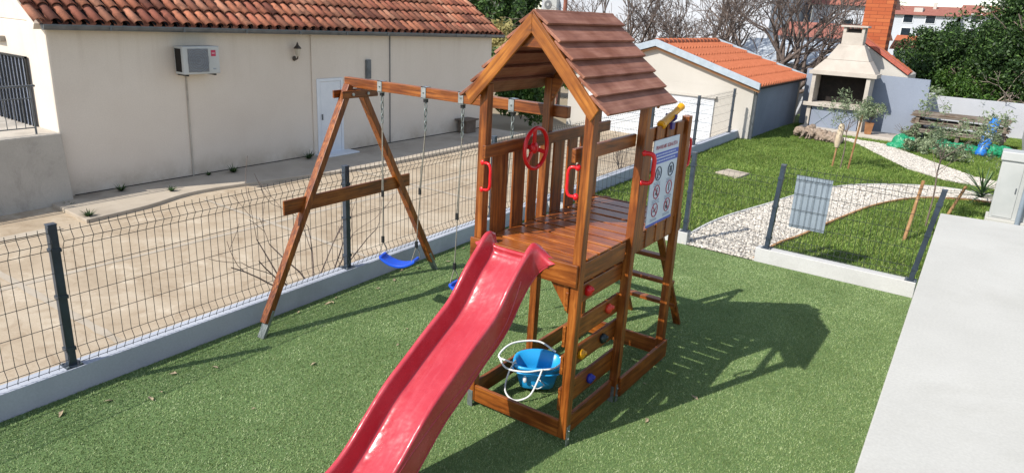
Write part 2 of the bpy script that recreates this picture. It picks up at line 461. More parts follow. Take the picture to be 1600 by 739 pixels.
# raised walkway along the house
m = MB()
ed = [(-8.18, .24), (-8.32, 1.2), (-8.6, 2.3), (-8.3, 4.2), (-8.05, 5.5), (-8.0, 8), (-8.15, 11.5)]
ed = [(p.x, p.y) for p in catmull([(a, b, 0) for a, b in ed], 5)]
m.prism([(-9.6, .3)] + ed + [(-9.6, 11.5)], -.05, .055); m.build('walkway', WALKC, kind='structure', bevel=.012)
# artificial turf, lawn
MB().add([(fx(-8) + .05, -8, 0), (2.4, -8, 0), (2.1, 5.54, 0), (fx(5.5) + .05, 5.54, 0)], [(0, 1, 2, 3)]).build('artificial_turf', TURF_BASE, kind='structure')
MB().add([(fx(5.5) + .05, 5.5, -.012), (3.6, 5.5, -.012), (3.1, 24.5, -.012), (fx(24) + .05, 24.5, -.012)], [(0, 1, 2, 3)]).build('lawn', LAWN_BASE, kind='structure')

UP = [(-1.30, 5.56), (-1.36, 6.3), (-1.28, 7.45), (-.97, 8.96), (-.62, 10.63), (-.08, 11.95), (.68, 12.83), (1.55, 13.35), (2.9, 13.3)]
DN = [(-.22, 5.56), (-.15, 6.58), (.01, 7.26), (.25, 8.68), (.64, 10.5), (1.25, 11.85), (2.12, 12.5), (2.9, 12.45)]
UP = [(p.x, p.y) for p in catmull([(a, b, 0) for a, b in UP], 6)]; DN = [(p.x, p.y) for p in catmull([(a, b, 0) for a, b in DN], 6)]
P1 = UP + DN[::-1]
U2 = [(-1.6, 19.1), (-.44, 18.9), (.37, 17.76), (1.08, 16.7), (2.0, 15.4), (2.9, 14.9)]
D2 = [(-1.5, 18.6), (-1.0, 18.2), (-.1, 16.5), (.67, 15.1), (1.55, 14.3), (2.9, 14.1)]
P2 = U2 + D2[::-1]
def inpoly(x, y, poly):
    r = np.zeros(len(x), bool); n = len(poly)
    for i in range(n):
        x0, y0 = poly[i]; x1, y1 = poly[(i + 1) % n]
        c = ((y0 > y) != (y1 > y)) & (x < (x1 - x0) * (y - y0) / (y1 - y0 + 1e-12) + x0); r ^= c
    return r
def ribbon(a, b, z):
    k = 40
    def rs(L):
        d = [0]
        for i in range(1, len(L)): d.append(d[-1] + math.dist(L[i], L[i - 1]))
        t = np.linspace(0, d[-1], k); return list(zip(np.interp(t, d, [p[0] for p in L]), np.interp(t, d, [p[1] for p in L])))
    return [[(x, y, z) for x, y in rs(a)], [(x, y, z) for x, y in rs(b)]]
MB().grid(ribbon(UP, DN, .004), False).build('gravel_path', GRAV, kind='structure')
MB().grid(ribbon(U2, D2, .004), False).build('gravel_path', GRAV, kind='structure')
# thin edging along the curved path
for L in (UP, DN):
    m = MB(); rows = []
    for i, (x, y) in enumerate(L):
        a = Vector(L[max(i - 1, 0)]); b = Vector(L[min(i + 1, len(L) - 1)]); d = (b - a).normalized(); n_ = Vector((-d.y, d.x)) * .018
        rows.append([(x - n_.x, y - n_.y, -.03), (x - n_.x, y - n_.y, .035), (x + n_.x, y + n_.y, .035), (x + n_.x, y + n_.y, -.03)])
    m.grid(rows, False); m.build('path_edging', KERB2 if L is UP else STK, kind='structure')
def blades(n, poly, h, wd, zb, lean, excl=(), name='grass', mt=None, dens=None):
    xs = [p[0] for p in poly]; ysv = [p[1] for p in poly]
    x = RNG.uniform(min(xs), max(xs), n); y = RNG.uniform(min(ysv), max(ysv), n)
    k = inpoly(x, y, poly)
    for e in excl: k &= ~inpoly(x, y, e)
    if dens is not None: k &= dens(x, y)
    x, y = x[k], y[k]; n = len(x)
    a = RNG.uniform(0, 2 * np.pi, n); hh = h * RNG.uniform(.55, 1.25, n); ww = wd * RNG.uniform(.7, 1.3, n) / 2
    la = RNG.uniform(0, 2 * np.pi, n); ll = lean * hh * RNG.uniform(.2, 1.4, n)
    v = np.zeros((n, 3, 3))
    v[:, 0] = np.c_[x - np.cos(a) * ww, y - np.sin(a) * ww, np.full(n, zb)]; v[:, 1] = np.c_[x + np.cos(a) * ww, y + np.sin(a) * ww, np.full(n, zb)]
    v[:, 2] = np.c_[x + np.cos(la) * ll, y + np.sin(la) * ll, zb + hh]
    o = raw(name, v, 3, mt, kind='stuff'); return o
o = blades(620000, [(fx(-3) + .08, -3.6), (1.98, -3.6), (1.98, 5.52), (fx(5.5) + .08, 5.52)], .014, .005, 0, .9, name='turf_fibre', mt=TURF)
tag(o, 'short green fibres of the artificial turf under the play tower', 'artificial grass')
o = blades(330000, [(fx(6) + .08, 5.62), (2.95, 5.62), (2.95, 24.2), (-3.0, 24.2), (fx(18) + .1, 18)], .05, .011, -.01, .8,
           excl=(P1, P2, [(-3.2, 20), (0.1, 20), (.1, 21.5), (-3.2, 21.5)], [(-2.72, 10.85), (-2.05, 10.85), (-2.05, 11.6), (-2.72, 11.6)]), name='grass', mt=LAWN)
tag(o, 'fresh green grass of the lawn behind the low cross fence', 'grass')
# pebbles on the two gravel beds
def pebbles(n, polys, r0, name):
    ico = bmesh.new(); bmesh.ops.create_icosphere(ico, subdivisions=1, radius=1)
    bv = np.array([v.co[:] for v in ico.verts]); bf = np.array([[v.index for v in f.verts] for f in ico.faces]); ico.free()
    pts = []
    for poly in polys:
        xs = [p[0] for p in poly]; yy = [p[1] for p in poly]; x = RNG.uniform(min(xs), max(xs), n); y = RNG.uniform(min(yy), max(yy), n); k = inpoly(x, y, poly); pts.append(np.c_[x[k], y[k]])
    p = np.vstack(pts); n = len(p); sc = r0 * RNG.uniform(.5, 1.5, (n, 1, 3)) * np.array([1, 1, .65])
    a = RNG.uniform(0, 6.28, n); ca, sa = np.cos(a), np.sin(a)
    v = bv[None] * sc; v = np.stack([v[..., 0] * ca[:, None] - v[..., 1] * sa[:, None], v[..., 0] * sa[:, None] + v[..., 1] * ca[:, None], v[..., 2]], -1)
    v += np.c_[p, np.full(n, .012)][:, None]
    nv = len(bv); me = bpy.data.meshes.new(name)
    F = (bf[None] + (np.arange(n) * nv)[:, None, None]).reshape(-1, 3)
    me.vertices.add(n * nv); me.vertices.foreach_set('co', v.astype(np.float32).ravel()); me.loops.add(F.size); me.loops.foreach_set('vertex_index', F.ravel().astype(np.int32))
    me.polygons.add(len(F)); me.polygons.foreach_set('loop_start', np.arange(0, F.size, 3, dtype=np.int32)); me.polygons.foreach_set('loop_total', np.full(len(F), 3, dtype=np.int32))
    me.update(calc_edges=True); me.materials.append(STONE); o = bpy.data.objects.new(name, me); COL.objects.link(o); o['kind'] = 'stuff'; return o
tag(pebbles(26000, [P1, P2], .026, 'gravel'), 'white pebbles lying on the curved garden paths', 'gravel')
# terrace slab
m = MB(); m.prism([(1.894, 5.25), (2.022, -.84), (2.15, -7), (12, -7), (12, 6.4), (2.70, 5.33)], -.1, 1.20); m.build('terrace', SLAB, kind='structure', bevel=.008)

# ------------------------------------------------------------------ kerb walls and fences
def longbox(m, y0, y1, xo0, xo1, z0, z1):
    m.hexa([(fx(y0) + xo0, y0, z0 + min(0, gz(y0))), (fx(y0) + xo1, y0, z0), (fx(y1) + xo1, y1, z0), (fx(y1) + xo0, y1, z0 + min(0, gz(y1)))],
           [(fx(y0) + xo0, y0, z1), (fx(y0) + xo1, y0, z1), (fx(y1) + xo1, y1, z1), (fx(y1) + xo0, y1, z1)])
m = MB(); longbox(m, -9, 16.25, -.085, .078, -.3, .223); tag(m.build('kerb_wall', KERB, bevel=.006), 'long low grey concrete wall carrying the mesh fence along the turf', 'low wall')
m = MB(); m.box((-.21, 5.55, -.1), (1.80, 5.71, .20)); tag(m.build('kerb_wall', KERB2, bevel=.008), 'short pale concrete kerb between turf and lawn, under the cross fence', 'low wall')
m = MB(); m.box((-3.72, 5.55, -.1), (-1.22, 5.70, .18)); tag(m.build('kerb_wall', KERB2, bevel=.008), 'low concrete kerb behind the play tower, ending at the gravel path', 'low wall')

ZL = [(.03, 0), (.10, .042), (.17, 0), (.40, 0), (.62, 0), (.84, 0), (1.03, 0), (1.10, .042), (1.17, 0)]
def mesh_panel(parent, a, b, zb, nrm, step=.0735, r=.0028, tip=.04):
    a, b = Vector((*a, 0)), Vector((*b, 0)); L = (b - a).length; d = (b - a) / L; nrm = Vector((*nrm, 0)); m = MB()
    n = int(L / step); st = L / n
    for i in range(n + 1 if tip else n + 1):
        p = a + d * (i * st)
        pts = [p + nrm * o_ + Vector((0, 0, zb + z)) for z, o_ in ZL]; pts = [pts[0] - Vector((0, 0, .015))] + pts + [pts[-1] + Vector((0, 0, tip))]
        m.tube(pts, r, 4, caps=False, smooth=False)
    for z, o_ in ZL:
        m.tube([a + nrm * (o_ + .004) + Vector((0, 0, zb + z)), b + nrm * (o_ + .004) + Vector((0, 0, zb + z))], r * 1.1, 4, caps=False, smooth=False)
    return m.build('mesh_panel', WIRE, parent)
def fpost(parent, x, y, zb, ang, h=1.22, lean=0):
    m = MB(); c, s_ = math.cos(ang), math.sin(ang)
    def q(u, v, z): return (x + lean * (z - zb) / h + u * c - v * s_, y + u * s_ + v * c, z)
    def bx_(u, v, z0, z1, ou=0, ov=0): m.hexa([q(ou - u, ov - v, z0), q(ou + u, ov - v, z0), q(ou + u, ov + v, z0), q(ou - u, ov + v, z0)], [q(ou - u, ov - v, z1), q(ou + u, ov - v, z1), q(ou + u, ov + v, z1), q(ou - u, ov + v, z1)])
    bx_(.03, .032, zb, zb + h); bx_(.033, .035, zb + h, zb + h + .012)
    p = m.build('post', POST, parent, bevel=.003)
    m = MB(); bx_(.065, .065, zb + .001, zb + .009)
    m.build('base_plate', POST, p)
    m = MB()
    for dx in (-.05, .05):
        for dy in (-.05, .05): bx_(.008, .008, zb + .009, zb + .018, dx, dy)
    m.split('bolt', GALV, p)
    m = MB()
    for zz in (.14, .6, 1.0): bx_(.036, .04, zb + zz, zb + zz + .03)
    m.split('clamp', POST, p)
t = thing('mesh_fence', (fx(0), 0, .22), 'long dark wire mesh fence with blue grey posts along the paved yard', 'fence')
ps = [-5.0, -1.928, 1.14, 4.05, 6.95, 9.9, 12.74, 15.6]
for y in ps: fpost(t, fx(y), y, .223, 0)
for a, b in zip([-8.0] + ps, ps): mesh_panel(t, (fx(a) + .045, a + .045), (fx(b) + .045, b - .04), .223, (1, 0), step=.0735 if a < 8 else .1)
t = thing('mesh_fence', (1, 5.63, .2), 'short cross fence of dark mesh between turf and lawn, two leaning-looking posts', 'fence')
t['label'] = 'short mesh cross fence on the pale kerb between turf and lawn'
fpost(t, -.08, 5.63, .20, 0, 1.2, .05); fpost(t, 1.73, 5.63, .20, 0, 1.2, .14)
mesh_panel(t, (-.03, 5.655), (1.69, 5.655), .20, (0, -1), r=.0028)
t = thing('garden_gate', (-.7, 5.63, 0), 'mesh garden gate at the start of the white gravel path', 'gate')
mesh_panel(t, (-1.22, 5.63), (-.13, 5.63), .03, (0, -1), r=.0022, tip=0)
t = thing('mesh_fence', (-2.5, 5.63, .2), 'mesh cross fence behind the play tower with one post by the gate', 'fence')
fpost(t, -1.29, 5.63, .18, 0, 1.2); mesh_panel(t, (-3.72, 5.64), (-1.33, 5.64), .18, (0, -1), r=.0024)
# blank grey sheet wired onto the cross fence
m = MB(); m.box((.15, 5.675, .56), (.61, 5.685, 1.29))
for i in range(3): m.box((.22 + i * .15, 5.669, .57), (.25 + i * .15, 5.675, 1.28))
tag(m.build('grey_panel', GREYP), 'blank grey ribbed panel fixed behind the mesh of the cross fence', 'panel')

# ------------------------------------------------------------------ PLAY TOWER
W = .976; D1 = .835; D2_ = 1.886; T = .072; ZD = 1.5
tw = thing('play_tower', (-.49, .9, 0), 'stained wooden play tower with roof, red slide, climbing boards and swing beam', 'play tower')
bv = .006
def P_(name, mt, fn, bevel=bv, label=None, par=None):
    m = MB(); fn(m); return m.build(name, mt, par or tw, bevel=bevel, label=label)
for x0, y0, zt, lx_, ly_ in ((-T, 0, 2.70, .025, 0), (-W, 0, 2.70, .03, 0), (-T, D1, 2.70, 0, .085), (-W, .88, 2.70, 0, .05), (-T, D2_ - T, 2.41, .0, 0), (-W, D2_ - T, 2.40, 0, 0)):
    p = P_('post', WZ, lambda m: m.hexa([(x0, y0, .06), (x0 + T, y0, .06), (x0 + T, y0 + T, .06), (x0, y0 + T, .06)], [(x0 + lx_, y0 + ly_, zt), (x0 + T + lx_, y0 + ly_, zt), (x0 + T + lx_, y0 + T + ly_, zt), (x0 + lx_, y0 + T + ly_, zt)]))
    fy = y0 - .006 if y0 == 0 else y0 + .02
    def anc(m):
        sx = x0 + T if x0 > -.5 else x0
        m.box((sx, y0 + .012, -.02), (sx + (.006 if x0 > -.5 else -.006), y0 + T - .012, .17))
        if y0 > 0 or x0 < -.5: m.box((x0 + .01, y0 - .006, -.02), (x0 + T - .01, y0, .15))
    a = P_('anchor', ANCH, anc, .001, par=p)
    def bl(m):
        sx = x0 + T + .006 if x0 > -.5 else x0 - .006
        for zz in (.06, .13): m.tube([(sx, y0 + .035, zz), (sx + (.008 if x0 > -.5 else -.008), y0 + .035, zz)], .009, 8)
    for b__ in [1]:
        mm = MB(); bl(mm); mm.split('bolt', GALV, a)
# deck
def deck(m):
    n = 10; st = (D2_ + .02) / n
    for i in range(n):
        y0 = -.005 + i * st
        xa = -W + T + .001 if i > 0 else -W + T + .001
        m.box((xa, y0, ZD - .016), (-.034 if i not in () else 0, y0 + st - .03, ZD + random.uniform(-.003, .003)))
P_('deck', DKX, deck, .004)
P_('deck_beam', WX, lambda m: m.box((-W, -.026, 1.335), (0, -.001, 1.508)))
P_('deck_beam', WY, lambda m: m.box((-.068, T + .001, 1.32), (-.036, D1 - .001, 1.476)))
P_('deck_beam', WY, lambda m: m.box((-.068, D1 + T + .001, 1.32), (-.036, D2_ - T - .001, 1.476)))
P_('deck_beam', WY, lambda m: m.box((-W + .03, T + .001, 1.32), (-W + .065, D1 - .001, 1.476)))
P_('deck_beam', WY, lambda m: m.box((-W + .03, D1 + T + .001, 1.32), (-W + .065, D2_ - T - .001, 1.476)))
P_('deck_beam', WX, lambda m: m.box((-W, D2_ + .001, 1.335), (0, D2_ + .027, 1.505)))
# brackets under the front beam
for sx in (-1, 1):
    def br(m):
        a = (-.10, .02, 1.10) if sx > 0 else (-W + .10, .02, 1.10); xx = a[0] - sx * .0
        x1 = -T - .002 if sx > 0 else -W + T + .002; x2 = x1 - sx * .17
        m.extr([(x1, .012, 1.10), (x1, .012, 1.334), (x2, .012, 1.334)], (0, .045, 0))
    P_('brace', WZ, br)
# bottom beams
P_('bottom_beam', WX, lambda m: m.box((-W + T + .002, .004, .055), (-T - .002, .032, .205)))
P_('bottom_beam', WY, lambda m: m.box((-.068, T + .002, .05), (-.036, D1 - .002, .21)))
P_('bottom_beam', WY, lambda m: m.box((.002, D1 + T * .55, .05), (.03, D2_ - .01, .23)))
P_('bottom_beam', WY, lambda m: m.box((-W + .02, T + .002, .05), (-W + .05, D1 - .002, .21)))
P_('bottom_beam', WY, lambda m: m.box((-W + .02, D1 + T + .002, .05), (-W + .05, D2_ - T - .002, .21)))
P_('bottom_beam', WX, lambda m: m.box((-W + T + .002, D2_ - .05, .05), (-T - .002, D2_ - .02, .21)))
# climbing wall on the right side
hold_m = [RED, None, None, None]
for z0, z1 in ((1.125, 1.275), (.83, 1.0), (.60, .76), (.29, .48)):
    P_('climbing_board', WY, lambda m: m.box((-.085, T * .3, z0), (-.072 + .0, D1 + T * .7, z1)) if False else m.box((-.099, .004, z0), (-.0715, D1 + T - .004, z1)))
for (y, z, mt, lb) in ((.29, 1.21, RED, 'red climbing hold on the top board'), (.68, .93, ORG, 'orange climbing hold'), (.26, .68, YEL, 'yellow climbing hold'), (.62, .68, BLK, 'dark climbing hold'), (.45, .385, plastic('navy_plastic', '232c9a', .4), 'dark blue climbing hold')):
    m = MB(); m.blob((-.058, y, z), (.032, .045, .042), 10, 7, .12); m.blob((-.045, y + .01, z + .012), (.03, .028, .02), 8, 6, .1)
    m.build('climbing_hold', mt, tw, label=lb)
# railings
P_('top_rail', WY, lambda m: m.box((-W + T + .001, -.005, 2.145), (-W + T + .03, D2_ + .14, 2.245)))
for a, b in ((.15, .35), (.43, .60), (.66, .795), (1.05, 1.22), (1.29, 1.45), (1.52, 1.68)):
    P_('rail_slat', WZ, lambda m: m.box((-W + T - .022, a, ZD - .06), (-W + T - .001, b, 2.235)))
P_('top_rail', WY, lambda m: m.box((-T - .034, -.045, 2.245), (-T - .001, D1 + T, 2.345)))
P_('top_rail', WY, lambda m: m.box((-T + .0, D1 + T + .002, 2.25), (-T + .03, D2_ - T - .002, 2.37)))
for i in range(4):
    y0 = D1 + T + .075 + i * .213
    P_('rail_slat', WZ, lambda m: m.box((-T + .032, y0, 1.33), (-T + .046, y0 + .150, 2.375)))
# roof
xr = -W / 2; zr = 3.245; ex = .5976; ez = -.638
for sx in (-1, 1):
    sl_ = Vector((sx * ex, 0, ez)); L = sl_.length; u = sl_ / L; nrm = Vector((-u.z * sx * sx, 0, 0)); nrm = Vector((sx * -ez, 0, ex)).normalized()
    def rf(m):
        n = 6; st = (L + .03) / n
        for i in range(n):
            a = Vector((xr, 0, zr)) + u * (i * st - (.0 if i == 0 else .035)); b = Vector((xr, 0, zr)) + u * ((i + 1) * st)
            lift0 = nrm * (-.006); lift1 = nrm * (.030)
            th = nrm * -.022
            j = random.uniform(-.006, .006)
            p = [a + lift0, b + lift1, b + lift1 + th, a + lift0 + th]
            y0, y1 = -.03 + j, 1.11 + random.uniform(-.004, .004)
            q0 = [(v.x, y0, v.z) for v in p]; q1 = [(v.x, y1, v.z) for v in p]
            m.hexa(q0, q1) if sx < 0 else m.hexa(q0[::-1], q1[::-1])
    P_('roof', RDX, rf, .003)
    for y0, y1 in ((-.052, -.031), (1.04, 1.065)):
        def ra(m):
            a = Vector((xr, 0, zr)) - nrm * .045; b = a + u * (L - .005)
            if True:
                dn = Vector((0, 0, -.125)); bt = b - nrm * .0
                poly = [(a.x, y0, a.z), (b.x, y0, b.z), (b.x - sx * .045, y0, b.z - .06), (a.x, y0, a.z - .135)]
                poly = [(xr, y0, zr - .015), (b.x, y0, b.z + .042), (b.x - sx * .055, y0, b.z - .04), (xr, y0, zr - .015 - .145)]
                if sx > 0: poly = poly[::-1]
                m.extr(poly, (0, y1 - y0, 0))
        P_('rafter', WSR if sx > 0 else WSL, ra, .004)
P_('gable_brace', WX, lambda m: m.extr([(xr - .15, -.02, 2.985), (xr + .15, -.02, 2.985), (xr + .05, -.02, 3.10), (xr - .05, -.02, 3.10)][::-1], (0, .03, 0)))
P_('gable_brace', WX, lambda m: m.extr([(xr - .22, 1.0, 2.90), (xr + .22, 1.0, 2.90), (xr + .07, 1.0, 3.07), (xr - .07, 1.0, 3.07)][::-1], (0, .03, 0)))
for xp, s_ in ((-W + T, 1),):
    P_('brace', WX, lambda m: m.extr([(xp, .93, 2.50), (xp, .93, 2.69), (xp + s_ * .15, .93, 2.82), (xp + s_ * .15, .93, 2.76)][::(1 if s_ < 0 else -1)], (0, .04, 0)))
    xo = xp + (T if s_ < 0 else -T)
# handles, wheel, telescope
def handle(pts, r=.0115, lab='red grab handle'):
    m = MB(); q = catmull(pts, 5); m.tube(q, r, 10)
    for e in (pts[0], pts[-1]): m.blob(e, (.022, .022, .026), 10, 6)
    m.build('grab_handle', RED, tw)
def hp(b0, d, z0, z1):
    b0 = Vector(b0); d = Vector(d)
    return [b0 + V(0, 0, z0), b0 + d * .75 + V(0, 0, z0 + .005), b0 + d + V(0, 0, z0 + .045), b0 + d + V(0, 0, (z0 + z1) / 2), b0 + d + V(0, 0, z1 - .045), b0 + d * .75 + V(0, 0, z1 - .005), b0 + V(0, 0, z1)]
handle(hp((-W + T + .0, .012, 0), (.075, -.005, 0), 1.90, 2.11))
handle(hp((-T - .0, .0, 0), (-.065, -.02, 0), 2.0, 2.21))
handle(hp((.0, D1 + .085, 0), (.078, .03, 0), 1.96, 2.2), .018)
handle(hp((-.02, D2_ + .002, 0), (.012, .05, 0), 1.95, 2.2))
m = MB(); c = Vector((-.80, .565, 2.165)); ring = []
for i in range(40):
    a = 2 * math.pi * i / 40; ring.append(c + V(.01, math.cos(a) * .165, math.sin(a) * .165))
m.tube(ring, .017, 10, closed=True)
for a in (R(100), R(220), R(340)):
    m.bar(c + V(-.01, 0, 0), c + V(.01, math.cos(a) * .16, math.sin(a) * .16), .034, .014, (1, 0, 0))
m.blob(c + V(-.01, 0, 0), (.03, .05, .05), 14, 8)
wh = m.build('steering_wheel', RED, tw)
m = MB(); m.tube([c + V(-.08, 0, 0), c + V(-.02, 0, 0)], .02, 10); m.build('hub', RED, wh)
a, b = V(-.045, 1.30, 2.375), V(-.03, 1.66, 2.505); d = (b - a)
m = MB(); m.tube([a, a + d * .08, a + d * .1, a + d * .5, a + d * .52, b - d * .06, b - d * .04, b], [.04, .04, .034, .034, .028, .028, .033, .033], 16)
tl = m.build('telescope', YEL, tw)
m = MB(); m.tube([a, a - d * .03], [.036, .03], 12); m.build('eyepiece', YEL, tl)
m = MB(); cc = a + d * .5; ring = [cc + V(math.cos(t) * .043, 0, math.sin(t) * .043) for t in np.linspace(R(-200), R(20), 14)]
m.tube(ring, .012, 8); m.tube([cc - V(0, 0, .05), (cc.x, cc.y, 2.35)], .016, 8); m.box((cc.x - .03, cc.y - .03, 2.33), (cc.x + .03, cc.y + .03, 2.385))
m.build('telescope_mount', PUR, tl)
# back ladder
for xx in (-.80, -.22):
    P_('ladder_rail', WZ, lambda m: m.bar((xx - (.06 if xx > -.5 else 0), D2_ + .04, 1.50), (xx, 2.78, .0), .04, .075, (1, 0, 0)))
for z in (1.22, .90, .58, .28):
    y = D2_ + .04 + (1.56 - z) / 1.56 * (2.78 - D2_ - .04)
    P_('ladder_rung', WX, lambda m: m.box((-.84, y - .05, z - .022), (-.20, y + .035, z + .022)))

# slide
XC = -.58
prof = [(.03, 1.57), (-.04, 1.595), (-.11, 1.56), (-.17, 1.50), (-.25, 1.43), (-.34, 1.34), (-.49, 1.175), (-.73, 1.03), (-.96, .885), (-1.15, .765), (-1.33, .61), (-1.5, .46), (-1.66, .365), (-1.9, .30), (-2.2, .27), (-2.4, .26)]
cen = catmull([(XC, y, z) for y, z in prof], 4)
rows = []; nC = len(cen)
for i, p in enumerate(cen):
    t_ = min(1, i / 14); e_ = 1 - t_; e2 = e_ * e_
    dp = .145 if i > 6 else .075 + .065 * i / 6
    hw = .222; fl = e2 * .15; sk = .215 - .13 * e2
    if p.z < .36: sk = min(sk, p.z - .0); dp = min(dp, p.z - .07)
    tn = (cen[min(i + 1, nC - 1)] - cen[max(i - 1, 0)]).normalized(); up = V(0, -tn.z, tn.y) if tn.y > 0 else V(0, tn.z, -tn.y)
    up = up.normalized(); 
    if up.z < 0: up = -up
    up = (up * .6 + V(0, 0, .4)).normalized()
    half = [(-hw - .006 - fl, -sk), (-hw - .003 - fl * .5, -sk * .55 - fl * .2), (-hw - .002 - fl * .15, -.014 - fl * .12), (-hw + .004, 0), (-hw + .026, .0), (-hw + .033, -.010),
            (-hw + .044, -dp * .5), (-hw + .056, -dp * .9), (-hw + .078, -dp - .002), (-.06, -dp - .004)]
    sec = half + [(-a_ + (fl * .45 if q_ < 3 else 0) * (1 - q_ / 3), b_) for q_, (a_, b_) in list(enumerate(half))[::-1]]
    rows.append([p + V(sx, 0, 0) + up * sz for sx, sz in sec])
m = MB(); m.grid(rows, True)
sd = m.build('slide', SLIDE, tw, label='red wavy plastic slide fixed to the front of the tower')
sm_ = sd.modifiers.new('s', 'SOLIDIFY'); sm_.thickness = .006; sm_.offset = -1
ss = sd.modifiers.new('sub', 'SUBSURF'); ss.levels = 1; ss.render_levels = 2
# raised decorative line on the outer right side
m = MB(); L1 = []
for i in range(16, nC - 6):
    a_ = rows[i][17]; b_ = rows[i][19]; f_ = .35 + .5 * math.sin((i - 16) / 7.0) * .8
    f_ = min(.92, max(.1, f_)); q = a_.lerp(b_, f_); L1.append(q + V(.004, 0, 0))
m.tube(L1, .006, 6); m.build('moulded_line', SLIDE, sd)
m = MB(); m.tube([rows[i][19] + V(.003, 0, 0) for i in range(4, nC)], .006, 6); m.tube([rows[i][0] - V(.003, 0, 0) for i in range(4, nC)], .006, 6); m.split('bottom_lip', SLIDE, sd)
# swing beam and A-frame
YB = .985; BY = YB + .035; BXL, BXR, BZT = -3.53, -.77, 2.467
P_('swing_beam', WX, lambda m: m.box((BXL, YB + .002, BZT - .1), (BXR, YB + .068, BZT)))
LX = -3.30
P_('a_frame_leg', WZ, lambda m: m.bar((LX, -.31, .14), (LX - .07, .905, 2.40), .07, .085, (1, 0, 0)))
P_('a_frame_leg', WZ, lambda m: m.bar((LX - .005, 2.17, .14), (LX - .07, 1.06, 2.36), .068, .085, (1, 0, 0)))
P_('cross_board', WY, lambda m: m.box((LX - .062, .01, 1.175), (LX - .036, 1.80, 1.325)))
P_('cross_board', WY, lambda m: m.box((LX - .028, .76, 2.27), (LX - .002, 1.26, 2.35)))
P_('cross_board', WY, lambda m: m.box((LX - .135, .74, 2.27), (LX - .11, 1.24, 2.35)))
for y0, y1, yy in ((-.37, -.30, -1), (2.245, 2.17, 1)):
    P_('anchor', ANCH, lambda m: m.bar((LX, y0, -.02), (LX, y1 + (y1 - y0) * 1.0, .26), .03, .092, (1, 0, 0)), .002)
P_('bolt', GALV, lambda m: [m.tube([(LX - .002, yy, 2.31), (LX + .012, yy, 2.31)], .016, 10) for yy in (.90, 1.11)], 0)
# hangers on the beam
HX = (-3.0, -2.40, -1.93, -1.35)
for x in HX:
    def hg(m):
        m.box((x - .03, YB - .004, BZT - .106), (x + .03, YB + .0015, BZT + .007)); m.box((x - .03, YB - .004, BZT + .0005), (x + .03, YB + .074, BZT + .007))
        m.box((x - .03, YB + .0685, BZT - .106), (x + .03, YB + .074, BZT + .007)); m.box((x - .03, YB - .004, BZT - .11), (x + .03, YB + .074, BZT - .1005))
    h = P_('swing_hanger', GALV, hg, 0)
    P_('bolt', ANCH, lambda m: m.tube([(x, YB - .004, BZT - .05), (x, YB - .014, BZT - .05)], .008, 8), 0, par=h)
    P_('bearing', BLACK, lambda m: m.box((x - .018, BY - .018, BZT - .147), (x + .018, BY + .018, BZT - .11)), .003, par=h)
